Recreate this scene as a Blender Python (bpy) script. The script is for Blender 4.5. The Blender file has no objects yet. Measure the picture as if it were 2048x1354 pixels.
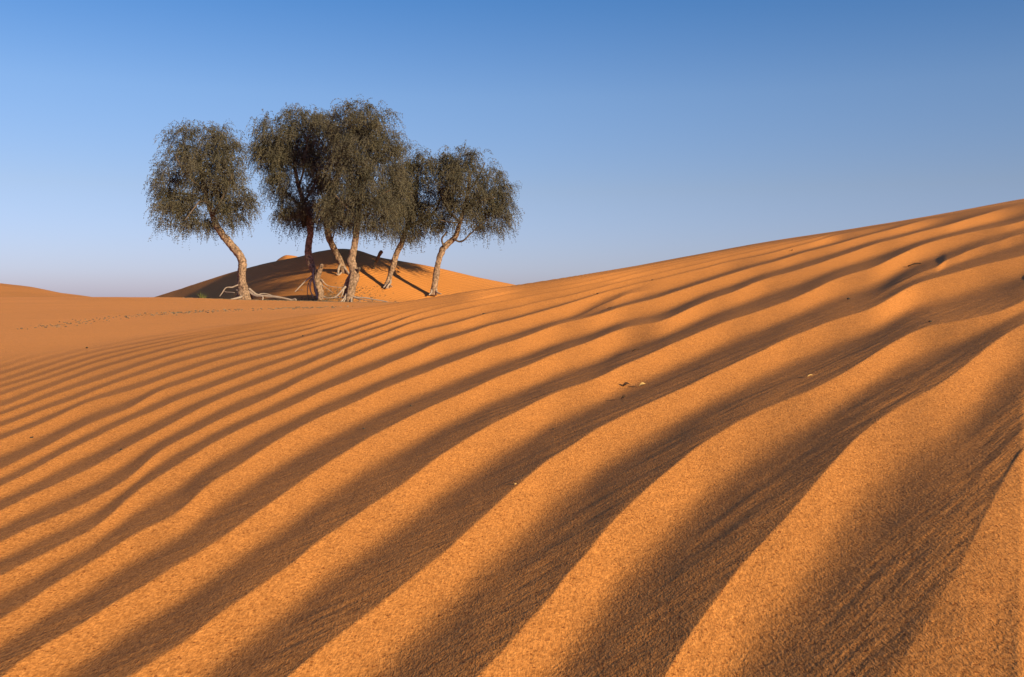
import bpy, math, random
import numpy as np
from mathutils import Vector
# ------------------------------------------------------------------ camera, sky, sun, exposure
scene = bpy.context.scene
HC = 0.35                                     # eye height above the sand at the tripod
cam_d = bpy.data.cameras.new("camera"); cam = bpy.data.objects.new("camera", cam_d)
scene.collection.objects.link(cam); scene.camera = cam
cam.location = (0, 0, HC); cam.rotation_euler = (math.radians(90 - 2.07), 0, 0)
cam_d.lens = 35.0; cam_d.sensor_width = 36.0; cam_d.clip_start = 0.02; cam_d.clip_end = 9000
SUN_EL = math.radians(15.5); SUN_AZ = math.radians(44.0)   # azimuth to the right of straight behind the camera
sdir = Vector((math.cos(SUN_EL)*math.sin(SUN_AZ), -math.cos(SUN_EL)*math.cos(SUN_AZ), math.sin(SUN_EL)))
world = bpy.data.worlds.new("World"); scene.world = world; world.use_nodes = True
wn = world.node_tree; bg = wn.nodes["Background"]
sky = wn.nodes.new("ShaderNodeTexSky"); sky.sky_type = 'NISHITA'; sky.sun_disc = False
sky.sun_elevation = SUN_EL; sky.sun_rotation = math.atan2(sdir.x, sdir.y)
sky.air_density = 1.2; sky.dust_density = 0.4; sky.ozone_density = 6.0; sky.altitude = 0
tint = wn.nodes.new("ShaderNodeMix"); tint.data_type = 'RGBA'; tint.blend_type = 'MULTIPLY'; tint.inputs[0].default_value = 1
tint.inputs[7].default_value = (0.97, 0.90, 1.12, 1)
wn.links.new(sky.outputs[0], tint.inputs[6]); 
geo = wn.nodes.new("ShaderNodeTexCoord"); sep = wn.nodes.new("ShaderNodeSeparateXYZ"); wn.links.new(geo.outputs["Generated"], sep.inputs[0])
air = wn.nodes.new("ShaderNodeValToRGB"); wn.links.new(sep.outputs["Z"], air.inputs[0])      # dusty lilac air low down, deeper blue higher up
for p_, c_ in ((.03, (.60, .57, .67)), (.11, (.70, .56, .50)), (.20, (.66, .59, .51)), (.30, (.35, .49, .49))):
    e_ = air.color_ramp.elements.new(p_); e_.color = (*c_, 1)
air.color_ramp.elements[0].color = (.56, .53, .66, 1); air.color_ramp.elements[-1].color = (.35, .49, .49, 1)
tin2 = wn.nodes.new("ShaderNodeMix"); tin2.data_type = 'RGBA'; tin2.blend_type = 'MULTIPLY'; tin2.inputs[0].default_value = 1
wn.links.new(tint.outputs[2], tin2.inputs[6]); wn.links.new(air.outputs[0], tin2.inputs[7]); wn.links.new(tin2.outputs[2], bg.inputs[0]); bg.inputs[1].default_value = 0.135
sun_d = bpy.data.lights.new("sun", 'SUN'); sun_d.energy = 5.0; sun_d.angle = math.radians(0.5); sun_d.color = (1.0, 0.87, 0.43)
sun = bpy.data.objects.new("sun", sun_d); scene.collection.objects.link(sun)
sun.rotation_euler = sdir.to_track_quat('Z', 'Y').to_euler()
vs = scene.view_settings; vs.view_transform = 'Standard'; vs.look = 'None'; vs.gamma = 1; vs.exposure = 0.82
scene.render.engine = 'CYCLES'

SIG_T=[-3.14159,-2.26893,-1.5708,-1.0472,-0.47442,-0.25117,0.,0.25074,0.47287,0.56722,0.87266,1.13446,1.5708,2.26893,3.14159]
SIG_V=[-0.04,-0.05,-0.04,0.,0.02008,0.04028,0.06157,0.08864,0.11336,0.12331,0.12,0.08,0.02,-0.03,-0.04]
SKY_T=[-3.14159,-2.26893,-1.0472,-0.47556,-0.25171,-0.19047,-0.12137,-0.06914,-0.03811,0.00451,0.11577,0.23971,0.32585,0.39319,0.47323,0.56754,0.87266,1.5708,3.14159]
SKY_V=[-0.06,-0.07,-0.07,-0.04913,-0.01943,-0.01033,-0.00098,0.00702,0.01204,0.01781,0.03534,0.0569,0.06921,0.07946,0.09209,0.10653,0.085,-0.03,-0.08]
PCR_T=[-0.47501,-0.34875,-0.3037,-0.26203,-0.19052,-0.16131,-0.08717]
PCR_V=[0.2,0.185,0.15,0.09,0.035,0.,0.]
DZ_T=[-0.37075,-0.34431,-0.3037,-0.26904,-0.23846,-0.20981,-0.19052,-0.17108,-0.15641,-0.13182,-0.11203,-0.07719,-0.03715,0.,0.03815,0.11302]
DZ_V=[-0.2,0.33199,1.11058,1.60404,1.9075,2.09633,2.30206,2.37974,2.32545,1.99088,1.83969,1.55881,1.15336,0.81676,0.42946,-0.3]
DY_T=[-0.37075,-0.34431,-0.3037,-0.26904,-0.23846,-0.20981,-0.19052,-0.17108,-0.15641,-0.13182,-0.11203,-0.07719,-0.03715,0.,0.03815,0.11302]
DY_V=[64.,60.,54.,50.,47.,45.,44.2,43.6,43.4,43.2,43.2,43.2,43.4,44.,45.,46.]
DT_T=[-0.37075,-0.34431,-0.3037,-0.26904,-0.23846,-0.20981,-0.19052,-0.17108,-0.15641,-0.13182,-0.11203,-0.07719,-0.03715,0.,0.03815,0.11302]
DT_V=[61.,57.,49.,43.5,40.5,38.8,38.,37.4,37.2,37.2,37.3,37.8,38.2,38.8,39.5,41.]
EZ_T=[-0.28067,-0.24792,-0.23608,-0.22895,-0.22179,-0.21365,-0.20693,-0.19052,-0.16131,-0.11203]
EZ_V=[0.16662,1.62178,2.48056,2.94264,3.1571,3.09112,2.87664,2.15035,0.49754,-1.15827]
LZ_T=[-0.65329,-0.55118,-0.47501,-0.45089,-0.42619,-0.40518,-0.37945,-0.34875]
LZ_V=[3.61977,2.64179,1.66299,1.38623,0.93901,0.59816,0.12933,-0.42499]
CRESTS=[
(0,[(0.277,0.714),(0.328,0.789),(0.377,0.858),(0.475,1.003),(0.505,1.054),(0.540,1.107),(0.584,1.170),(0.631,1.242),(0.684,1.324)]),
(1,[(0.119,0.761),(0.133,0.797),(0.154,0.842),(0.186,0.904),(0.229,0.988),(0.294,1.093),(0.327,1.150),(0.368,1.223),(0.391,1.263),(0.438,1.343),(0.491,1.433),(0.544,1.514),(0.594,1.579),(0.662,1.664),(0.736,1.739),(0.813,1.836),(0.896,1.949),(0.999,2.097),(1.107,2.245),(1.236,2.402)]),
(2,[(-0.029,0.797),(-0.021,0.812),(-0.013,0.831),(0.001,0.863),(0.008,0.887),(0.023,0.924),(0.037,0.960),(0.050,0.999),(0.063,1.041),(0.084,1.085),(0.097,1.130),(0.117,1.183),(0.151,1.260),(0.256,1.474),(0.288,1.540),(0.333,1.606),(0.387,1.690),(0.457,1.775),(0.499,1.817),(0.560,1.877),(0.697,2.052),(0.751,2.132),(0.815,2.226),(0.859,2.291),(0.917,2.375),(0.987,2.469),(1.040,2.530),(1.089,2.564),(1.126,2.558),(1.188,2.589),(1.277,2.638),(1.331,2.681),(1.400,2.764),(1.470,2.860)]),
(3,[(-0.188,0.825),(-0.182,0.845),(-0.177,0.861),(-0.168,0.892),(-0.161,0.907),(-0.150,0.935),(-0.138,0.963),(-0.127,0.999),(-0.114,1.036),(-0.100,1.076),(-0.085,1.118),(-0.068,1.164),(-0.058,1.208),(-0.040,1.261),(-0.019,1.328),(-0.001,1.393),(0.023,1.458),(0.040,1.521),(0.063,1.582),(0.088,1.629),(0.114,1.691),(0.150,1.770),(0.193,1.843),(0.240,1.922),(0.281,1.983),(0.335,2.064),(0.380,2.122),(0.434,2.219),(0.498,2.306),(0.573,2.427),(0.655,2.545),(0.730,2.679),(0.784,2.750),(0.846,2.818),(0.939,2.957),(0.999,3.001),(1.073,3.075),(1.143,3.139),(1.212,3.250),(1.312,3.426),(1.404,3.574),(1.540,3.798),(1.611,3.854),(1.711,3.951),(1.817,4.043),(1.925,4.156),(2.057,4.258),(2.178,4.339),(2.284,4.452)]),
(3.5,[(1.123,3.252),(1.230,3.438),(1.435,3.811),(1.639,4.146),(1.806,4.375),(1.923,4.521),(2.117,4.865),(2.300,5.137),(2.504,5.441),(2.703,5.703),(2.889,5.907),(3.092,6.165),(3.242,6.324)]),
(4,[(-0.330,0.850),(-0.322,0.878),(-0.310,0.908),(-0.303,0.934),(-0.295,0.988),(-0.281,1.032),(-0.268,1.086),(-0.249,1.151),(-0.239,1.231),(-0.225,1.267),(-0.211,1.318),(-0.197,1.378),(-0.180,1.429),(-0.163,1.488),(-0.145,1.570),(-0.116,1.691),(-0.103,1.732),(-0.078,1.811),(-0.057,1.874),(-0.034,1.935),(0.000,2.006),(0.023,2.060),(0.054,2.139),(0.093,2.228),(0.130,2.288),(0.178,2.344),(0.232,2.443),(0.273,2.541),(0.318,2.619),(0.378,2.718),(0.460,2.890),(0.541,3.017),(0.590,3.119),(0.650,3.219),(0.743,3.385),(0.831,3.468),(0.929,3.613),(1.035,3.753),(1.178,3.997),(1.358,4.349),(1.503,4.592),(1.636,4.778),(1.748,4.891),(1.844,5.001),(2.013,5.353),(2.212,5.691),(2.463,6.141),(2.692,6.488),(2.909,6.767),(3.105,6.978),(3.343,7.209),(3.479,7.304),(3.637,7.346),(3.750,7.461),(4.072,7.947)]),
(5,[(-0.449,0.867),(-0.450,0.887),(-0.449,0.917),(-0.445,0.948),(-0.435,0.981),(-0.428,1.025),(-0.422,1.063),(-0.411,1.098),(-0.400,1.146),(-0.387,1.198),(-0.374,1.255),(-0.363,1.335),(-0.351,1.426),(-0.336,1.520),(-0.306,1.703),(-0.291,1.781),(-0.276,1.879),(-0.256,1.947),(-0.230,2.046),(-0.200,2.138),(-0.167,2.239),(-0.129,2.329),(-0.089,2.447),(-0.045,2.576),(0.000,2.677),(0.035,2.744),(0.071,2.828),(0.132,2.996),(0.196,3.110),(0.265,3.232),(0.336,3.412),(0.403,3.549),(0.434,3.585),(0.478,3.577),(0.533,3.579),(0.603,3.738),(0.685,3.938),(0.776,4.160),(0.843,4.289),(0.922,4.460),(0.978,4.486),(1.101,4.774),(1.217,5.008),(1.349,5.253),(1.486,5.392),(1.664,5.699),(1.801,5.867),(1.960,6.183),(2.142,6.451),(2.397,6.907),(2.656,7.359),(2.870,7.688),(3.052,7.832),(3.394,8.386),(3.665,8.732),(3.890,8.948),(4.167,9.370),(4.581,10.102),(4.949,10.534),(5.647,11.650),(6.220,12.477),(6.476,12.645)]),
(6,[(-0.529,1.017),(-0.527,1.049),(-0.523,1.076),(-0.525,1.121),(-0.519,1.173),(-0.514,1.203),(-0.510,1.249),(-0.508,1.298),(-0.500,1.338),(-0.489,1.371),(-0.484,1.391),(-0.475,1.418),(-0.478,1.464),(-0.484,1.523),(-0.486,1.589),(-0.480,1.644),(-0.469,1.728),(-0.467,1.808),(-0.459,1.887),(-0.449,1.982),(-0.434,2.093),(-0.413,2.208),(-0.388,2.290),(-0.360,2.397),(-0.333,2.538),(-0.297,2.644),(-0.257,2.758),(-0.215,2.897),(-0.169,3.048),(-0.117,3.197),(-0.059,3.378),(0.000,3.486),(0.055,3.638),(0.121,3.824),(0.203,4.015),(0.289,4.090),(0.375,4.243),(0.483,4.504),(0.584,4.635),(0.717,4.824),(0.810,5.023),(0.928,5.263),(1.092,5.595),(1.264,5.905),(1.541,6.445),(1.722,6.710),(1.852,6.879),(2.078,7.375),(2.276,7.670),(2.530,8.081),(2.724,8.302),(2.997,8.898),(3.287,9.341),(3.631,9.962),(3.844,10.198),(4.275,10.974),(4.685,11.690),(5.383,12.907),(6.120,14.164),(6.923,15.355),(6.935,14.766)]),
(6.5,[(0.232,4.381),(0.281,4.543),(0.349,4.779),(0.431,5.029),(0.532,5.281),(0.633,5.584),(0.734,5.823),(0.826,5.962),(0.907,5.901),(0.933,5.877)]),
(7,[(-0.608,1.172),(-0.604,1.203),(-0.597,1.232),(-0.591,1.288),(-0.580,1.339),(-0.575,1.370),(-0.579,1.413),(-0.586,1.469),(-0.595,1.530),(-0.599,1.589),(-0.598,1.662),(-0.595,1.728),(-0.593,1.800),(-0.590,1.880),(-0.585,1.985),(-0.573,2.058),(-0.562,2.176),(-0.543,2.272),(-0.521,2.367),(-0.497,2.554),(-0.462,2.731),(-0.426,2.909),(-0.397,3.023),(-0.369,3.217),(-0.332,3.336),(-0.293,3.634),(-0.236,3.824),(-0.170,3.973),(-0.101,4.226),(0.000,4.433),(0.088,4.659),(0.184,4.861),(0.282,5.087),(0.378,5.354),(0.501,5.682),(0.578,5.878),(0.653,5.961),(0.716,6.110),(0.796,6.323),(0.913,6.412),(1.024,6.613),(1.143,6.823),(1.295,7.093),(1.491,7.404),(1.732,7.863),(1.909,7.982),(2.125,8.282),(2.386,8.747),(2.761,9.549),(2.954,9.751),(3.605,11.384),(4.005,12.071),(4.127,11.986),(4.751,13.038)]),
(8,[(-0.684,1.319),(-0.680,1.380),(-0.670,1.435),(-0.659,1.494),(-0.652,1.567),(-0.651,1.647),(-0.649,1.701),(-0.678,1.858),(-0.679,1.950),(-0.675,2.029),(-0.667,2.127),(-0.665,2.230),(-0.651,2.329),(-0.631,2.447),(-0.620,2.530),(-0.612,2.632),(-0.608,2.846),(-0.583,2.997),(-0.562,3.202),(-0.534,3.359),(-0.515,3.581),(-0.483,3.755),(-0.449,4.000),(-0.392,4.202),(-0.326,4.388),(-0.252,4.551),(-0.177,4.849),(-0.089,5.090),(0.000,5.188),(0.067,5.346),(0.139,5.510),(0.250,5.677),(0.373,5.914),(0.498,6.182),(0.624,6.513),(0.746,6.810),(0.891,7.079),(1.064,7.347),(1.264,7.725),(1.542,8.168),(1.897,8.867),(2.167,9.309),(2.574,10.033)]),
(9,[(-0.775,1.497),(-0.779,1.566),(-0.775,1.632),(-0.771,1.716),(-0.763,1.792),(-0.762,1.845),(-0.768,1.937),(-0.767,2.034),(-0.770,2.150),(-0.769,2.269),(-0.769,2.403),(-0.761,2.530),(-0.752,2.671),(-0.731,2.836),(-0.715,2.918),(-0.695,3.075),(-0.669,3.233),(-0.653,3.472),(-0.625,3.699),(-0.594,3.958),(-0.550,4.193),(-0.513,4.575),(-0.466,4.868),(-0.387,5.217),(-0.302,5.455),(-0.208,5.712),(-0.104,5.926),(0.000,6.063),(0.120,6.337),(0.246,6.514),(0.379,6.690),(0.547,7.002),(0.690,7.210),(0.870,7.681),(1.085,8.209),(1.302,8.617),(1.630,9.252)]),
(10,[(-0.870,1.681),(-0.871,1.753),(-0.874,1.809),(-0.882,1.892),(-0.891,1.966),(-0.892,2.054),(-0.899,2.152),(-0.902,2.242),(-0.901,2.329),(-0.893,2.409),(-0.883,2.495),(-0.889,2.626),(-0.879,2.716),(-0.863,2.811),(-0.850,2.954),(-0.832,3.096),(-0.823,3.196),(-0.803,3.314),(-0.782,3.460),(-0.757,3.660),(-0.718,3.951),(-0.681,4.189),(-0.647,4.500),(-0.596,4.776),(-0.556,5.255),(-0.519,5.575),(-0.421,5.973),(-0.307,6.259),(-0.158,6.622),(0.000,7.029),(0.181,7.173),(0.370,7.344),(0.586,7.753),(0.843,8.365)]),
(11,[(-0.946,1.829),(-0.951,1.886),(-0.957,1.947),(-0.962,2.037),(-0.982,2.167),(-0.988,2.244),(-0.995,2.326),(-0.991,2.427),(-0.978,2.512),(-0.979,2.590),(-1.001,2.704),(-1.015,2.789),(-1.017,2.896),(-0.996,2.999),(-0.979,3.126),(-0.966,3.284),(-0.946,3.439),(-0.913,3.545),(-0.894,3.651),(-0.857,3.795),(-0.812,4.051),(-0.775,4.330),(-0.734,4.695),(-0.695,5.060),(-0.659,5.568),(-0.579,6.218),(-0.448,6.593),(-0.288,6.752),(0.000,8.061),(0.207,8.234)]),
(12,[(-1.115,2.159),(-1.121,2.253),(-1.126,2.355),(-1.136,2.474),(-1.155,2.588),(-1.170,2.698),(-1.160,2.782),(-1.142,2.842),(-1.127,2.944),(-1.107,3.023),(-1.116,3.180),(-1.104,3.325),(-1.091,3.485),(-1.077,3.663),(-1.039,3.779),(-1.015,3.941),(-0.973,4.081),(-0.945,4.305),(-0.914,4.560),(-0.872,4.806),(-0.844,5.401),(-0.792,6.050),(-0.693,6.557),(-0.553,6.868)]),
(13,[(-1.220,2.363),(-1.220,2.454),(-1.242,2.599),(-1.241,2.705),(-1.239,2.817),(-1.250,2.943),(-1.263,3.096),(-1.268,3.259),(-1.259,3.381),(-1.252,3.531),(-1.251,3.700),(-1.221,3.841),(-1.203,4.007),(-1.177,4.185),(-1.142,4.438),(-1.091,4.578),(-1.048,4.777),(-1.005,5.177),(-0.960,5.685),(-0.898,6.253),(-0.794,6.711)]),
(14,[(-1.315,2.549),(-1.333,2.648),(-1.345,2.741),(-1.351,2.850),(-1.362,2.969),(-1.367,3.109),(-1.368,3.243),(-1.375,3.391),(-1.381,3.553),(-1.397,3.778),(-1.404,4.002),(-1.399,4.299),(-1.368,4.557),(-1.306,4.751),(-1.268,4.929),(-1.167,5.171),(-1.106,5.518),(-1.076,6.376),(-1.003,6.983)]),
(15,[(-1.406,2.725),(-1.439,2.934),(-1.478,3.179),(-1.506,3.388),(-1.527,3.525),(-1.558,3.761),(-1.566,3.964),(-1.576,4.190),(-1.570,4.399),(-1.566,4.631),(-1.548,4.951),(-1.491,5.188),(-1.410,5.481),(-1.308,5.798),(-1.219,6.281),(-1.212,7.178)]),
(16,[(-1.547,3.000),(-1.592,3.247),(-1.618,3.433),(-1.646,3.641),(-1.693,3.911),(-1.734,4.189),(-1.744,4.416),(-1.745,4.722),(-1.737,5.139),(-1.694,5.647),(-1.570,6.103),(-1.518,6.727),(-1.427,7.353)]),
(17,[(-1.664,3.228),(-1.705,3.479),(-1.755,3.776),(-1.815,4.132),(-1.891,4.568),(-1.891,4.867),(-1.909,5.444),(-1.861,5.952),(-1.779,6.628)]),
(18,[(-1.782,3.458),(-1.873,3.925),(-1.974,4.368),(-2.058,4.825),(-2.092,5.384),(-2.072,6.132),(-2.120,7.380)]),
(19,[(-1.928,3.741),(-2.094,4.389),(-2.203,5.017),(-2.306,5.937),(-2.456,7.857)]),
(20,[(-2.118,4.111),(-2.383,5.131),(-2.495,6.030),(-2.643,7.823)])]
DEBRIS=[('dry_leaf',0.272,2.367,0.0191,0.4),
('dry_leaf',0.243,2.164,0.0131,0.5),
('dry_leaf',0.307,2.336,0.0166,0.4),
('twig',2.093,5.188,0.0646,0),
('twig',2.458,8.761,0.0548,1.2),
('pebble',1.280,3.791,0.0141,0),
('pebble',1.114,2.652,0.0101,0),
('pebble',-1.085,2.239,0.0075,0),
('pebble',-2.329,5.449,0.0149,0),
('pebble',-0.771,1.956,0.0063,0),
('pebble',-0.306,2.049,0.0062,0),
('pebble',-0.235,2.308,0.0058,0),
('pebble',-0.970,4.620,0.0119,0),
('pebble',0.080,1.915,0.0048,0),
('twig',0.370,2.971,0.0241,0.3),
('twig',0.469,4.794,0.0218,0.3),
('pebble',-0.143,5.001,0.0126,0),
('pebble',0.968,6.869,0.0174,0),
('pebble',0.515,6.002,0.0151,0),
('pebble',0.004,1.427,0.0050,0),
('twig',0.626,2.088,0.0153,0.6)]
TRACK=[(-3.92,7.77),(-3.97,8.47),(-4.22,9.62),(-4.39,10.61),(-4.55,11.86),(-4.60,13.19),(-4.54,14.50),(-4.46,16.03),(-4.13,16.98),(-3.88,18.65),(-3.50,20.28)]
TREES=[dict(base=(-9.818, 36.5, 0.479),
 trunk=[(-9.8, 36.5, 0.406, 0.275), (-9.82, 36.511, 0.589, 0.2476), (-9.84, 36.522, 0.772, 0.2018), (-9.878, 36.533, 0.937, 0.1651), (-9.915, 36.544, 1.175, 0.1377), (-9.915, 36.556, 1.45, 0.1377), (-9.879, 36.567, 1.724, 0.1515), (-9.88, 36.578, 1.908, 0.1562), (-10.027, 36.589, 2.146, 0.147), (-10.193, 36.6, 2.348, 0.1425), (-10.36, 36.611, 2.513, 0.1379), (-10.562, 36.622, 2.751, 0.1288), (-10.728, 36.633, 2.971, 0.1196), (-10.894, 36.644, 3.265, 0.1012), (-11.003, 36.656, 3.594, 0.0875), (-11.149, 36.667, 4.016, 0.0783), (-11.257, 36.678, 4.473, 0.0737), (-11.383, 36.689, 5.022, 0.0645), (-11.435, 36.7, 5.57, 0.0461)],
 branches=[[(-10.957, 36.5, 3.544, 0.0545), (-10.611, 36.333, 3.982, 0.0435), (-10.286, 36.167, 4.506, 0.0325), (-10.053, 36.0, 5.023, 0.0217)], [(-11.098, 36.5, 3.999, 0.0545), (-11.725, 36.7, 4.293, 0.0439), (-12.433, 36.9, 4.406, 0.0332), (-12.968, 37.1, 4.151, 0.0224)], [(-11.203, 36.5, 4.453, 0.0467), (-11.812, 36.15, 4.953, 0.034), (-12.046, 35.8, 5.62, 0.0216)], [(-11.29, 36.5, 4.816, 0.0467), (-10.915, 36.8, 5.584, 0.0347), (-10.812, 37.1, 6.271, 0.0224)], [(-10.957, 36.5, 3.544, 0.0467), (-10.523, 36.65, 3.74, 0.0308), (-9.922, 36.8, 3.754, 0.0148)], [(-11.098, 36.5, 3.999, 0.039), (-11.295, 36.2, 4.059, 0.0306), (-11.475, 35.9, 3.671, 0.0224), (-11.651, 35.6, 3.288, 0.0143)]],
 roots=[[(-9.852, 36.5, 1.029, 0.0312), (-9.94, 36.475, 1.014, 0.0291), (-10.085, 36.45, 0.972, 0.027), (-10.23, 36.425, 0.896, 0.0249), (-10.355, 36.4, 0.911, 0.0229), (-10.443, 36.375, 0.899, 0.0208), (-10.508, 36.35, 0.81, 0.0187), (-10.558, 36.325, 0.706, 0.0166), (-10.654, 36.3, 0.574, 0.0146)], [(-10.552, 36.5, 0.774, 0.0171), (-10.442, 36.4, 0.729, 0.0163), (-10.272, 36.3, 0.725, 0.0154), (-10.084, 36.2, 0.705, 0.0145)], [(-9.76, 36.5, 0.784, 0.0545), (-9.739, 36.417, 0.688, 0.049), (-9.774, 36.333, 0.612, 0.0435), (-9.884, 36.25, 0.54, 0.038), (-10.049, 36.167, 0.495, 0.0325), (-10.176, 36.083, 0.464, 0.0271), (-10.302, 36.0, 0.432, 0.0217)], [(-9.892, 36.5, 0.878, 0.0312), (-9.965, 36.525, 0.822, 0.0271), (-9.998, 36.55, 0.708, 0.0229), (-10.085, 36.575, 0.633, 0.0188), (-10.15, 36.6, 0.538, 0.0147)], [(-10.101, 36.5, 0.812, 0.0195), (-10.011, 36.45, 0.783, 0.0183), (-9.942, 36.4, 0.726, 0.017), (-9.911, 36.35, 0.574, 0.0158), (-9.88, 36.3, 0.424, 0.0146)], [(-9.627, 36.5, 0.859, 0.0467), (-9.525, 36.47, 0.764, 0.0442), (-9.367, 36.44, 0.647, 0.0417), (-9.133, 36.41, 0.594, 0.0392), (-8.843, 36.38, 0.584, 0.0367), (-8.553, 36.35, 0.556, 0.0342), (-8.263, 36.32, 0.499, 0.0317), (-8.012, 36.29, 0.439, 0.0293), (-7.911, 36.26, 0.489, 0.0268), (-7.839, 36.23, 0.461, 0.0243), (-7.852, 36.2, 0.376, 0.0218)], [(-9.288, 36.5, 0.632, 0.0195), (-9.206, 36.55, 0.68, 0.0183), (-9.066, 36.6, 0.68, 0.0171), (-8.946, 36.65, 0.652, 0.0159), (-8.825, 36.7, 0.605, 0.0147)], [(-9.609, 36.5, 0.746, 0.0467), (-9.47, 36.4, 0.631, 0.0417), (-9.294, 36.3, 0.578, 0.0366), (-9.071, 36.2, 0.574, 0.0316), (-9.015, 36.1, 0.507, 0.0267), (-9.061, 36.0, 0.345, 0.0217)], [(-9.147, 36.5, 0.556, 0.0156), (-8.934, 36.367, 0.546, 0.0133), (-8.657, 36.233, 0.536, 0.011), (-8.382, 36.1, 0.498, 0.0087)], [(-9.722, 36.5, 0.802, 0.0545), (-9.675, 36.533, 0.67, 0.0486), (-9.742, 36.567, 0.538, 0.0427), (-9.743, 36.6, 0.386, 0.0368)], [(-9.646, 36.5, 0.821, 0.0467), (-9.56, 36.6, 0.671, 0.0411), (-9.568, 36.7, 0.558, 0.0353), (-9.577, 36.8, 0.405, 0.0296)]],
 blobs=[(-11.329, 6.175, 1.027, 0.733), (-12.132, 6.085, 0.623, 0.733), (-10.637, 6.193, 0.66, 0.66), (-10.169, 5.578, 0.55, 0.66), (-12.287, 5.27, 0.733, 0.733), (-11.288, 4.998, 1.137, 0.843), (-12.551, 4.598, 0.477, 0.623), (-12.394, 3.999, 0.66, 0.697), (-12.163, 3.508, 0.697, 0.587), (-11.391, 3.908, 0.917, 0.77), (-10.382, 4.362, 0.807, 0.77), (-9.822, 3.799, 0.587, 0.623), (-11.618, 3.253, 0.55, 0.403), (-10.647, 5.27, 0.843, 0.77), (-12.667, 4.053, 0.367, 0.44), (-10.392, 3.399, 0.55, 0.367)]),
dict(base=(-7.362, 38.2, 0.446),
 trunk=[(-7.343, 38.2, 0.37, 0.1439), (-7.363, 38.213, 0.638, 0.1535), (-7.421, 38.225, 0.926, 0.1632), (-7.479, 38.238, 1.213, 0.1536), (-7.556, 38.25, 1.462, 0.1345), (-7.672, 38.263, 1.692, 0.1345), (-7.769, 38.275, 1.942, 0.1346), (-7.827, 38.288, 2.21, 0.1298), (-7.827, 38.3, 2.479, 0.1298), (-7.77, 38.312, 2.747, 0.1251), (-7.732, 38.325, 3.016, 0.1203), (-7.733, 38.338, 3.285, 0.1155), (-7.809, 38.35, 3.706, 0.0963), (-7.981, 38.363, 4.185, 0.0867), (-8.171, 38.375, 4.759, 0.0771), (-8.322, 38.388, 5.429, 0.0675), (-8.357, 38.4, 6.193, 0.0482)],
 branches=[[(-7.49, 38.2, 1.212, 0.1055), (-7.403, 38.15, 1.44, 0.1054), (-7.315, 38.1, 1.629, 0.0861), (-7.247, 38.05, 1.799, 0.0764)], [(-7.779, 38.2, 3.693, 0.0571), (-8.16, 38.033, 4.152, 0.0455), (-8.594, 37.867, 4.513, 0.0341), (-8.928, 37.7, 5.15, 0.0227)], [(-7.947, 38.2, 4.169, 0.0571), (-7.591, 38.55, 4.875, 0.0404), (-7.459, 38.9, 5.883, 0.0234)], [(-8.281, 38.2, 5.404, 0.0489), (-8.894, 38.4, 6.193, 0.0342), (-9.224, 38.6, 6.797, 0.0194)], [(-8.134, 38.2, 4.739, 0.0489), (-7.826, 37.85, 5.546, 0.0337), (-7.652, 37.5, 6.614, 0.0188)], [(-7.779, 38.2, 3.693, 0.0408), (-8.166, 38.5, 3.815, 0.0283), (-8.619, 38.8, 3.746, 0.0156)]],
 roots=[[(-7.556, 38.2, 1.671, 0.0326), (-7.599, 38.1, 1.555, 0.0306), (-7.569, 38.0, 1.299, 0.0286), (-7.501, 37.9, 1.016, 0.0266), (-7.441, 37.8, 0.79, 0.0247), (-7.348, 37.7, 0.496, 0.0227)], [(-7.615, 38.2, 1.36, 0.0326), (-7.671, 38.125, 1.217, 0.0292), (-7.728, 38.05, 0.962, 0.0258), (-7.659, 37.975, 0.736, 0.0224), (-7.547, 37.9, 0.539, 0.019)], [(-7.586, 38.2, 1.417, 0.0326), (-7.741, 38.125, 1.302, 0.0282), (-7.924, 38.05, 1.131, 0.0239), (-8.079, 37.975, 0.961, 0.0196), (-8.261, 37.9, 0.749, 0.0152)], [(-8.327, 38.2, 0.761, 0.0163), (-8.152, 38.05, 0.821, 0.0127), (-7.952, 37.9, 0.834, 0.0091)], [(-7.7, 38.2, 1.275, 0.0245), (-7.814, 38.267, 1.107, 0.0202), (-7.872, 38.333, 0.825, 0.0159), (-7.882, 38.4, 0.584, 0.0116)], [(-7.304, 38.2, 1.247, 0.0245), (-7.187, 38.175, 1.077, 0.0208), (-7.07, 38.15, 0.992, 0.0172), (-6.84, 38.125, 0.949, 0.0136), (-6.497, 38.1, 0.921, 0.01)], [(-7.306, 38.2, 1.021, 0.0163), (-7.071, 38.15, 0.879, 0.012), (-6.837, 38.1, 0.723, 0.0077)], [(-7.28, 38.2, 0.682, 0.0245), (-7.224, 38.2, 0.569, 0.018), (-6.913, 38.2, 0.54, 0.0115)]],
 blobs=[(-8.266, 7.298, 0.863, 0.537), (-8.843, 6.636, 0.921, 0.921), (-7.892, 6.352, 1.151, 0.959), (-9.137, 5.783, 0.652, 0.767), (-8.282, 5.309, 1.055, 0.959), (-8.858, 4.834, 0.614, 0.806), (-8.099, 4.264, 0.863, 0.767), (-8.39, 3.788, 0.729, 0.576), (-7.723, 3.503, 0.576, 0.499), (-9.037, 6.257, 0.729, 0.959), (-7.506, 7.014, 0.767, 0.729)]),
dict(base=(-6.711, 40.3, 1.138),
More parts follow.
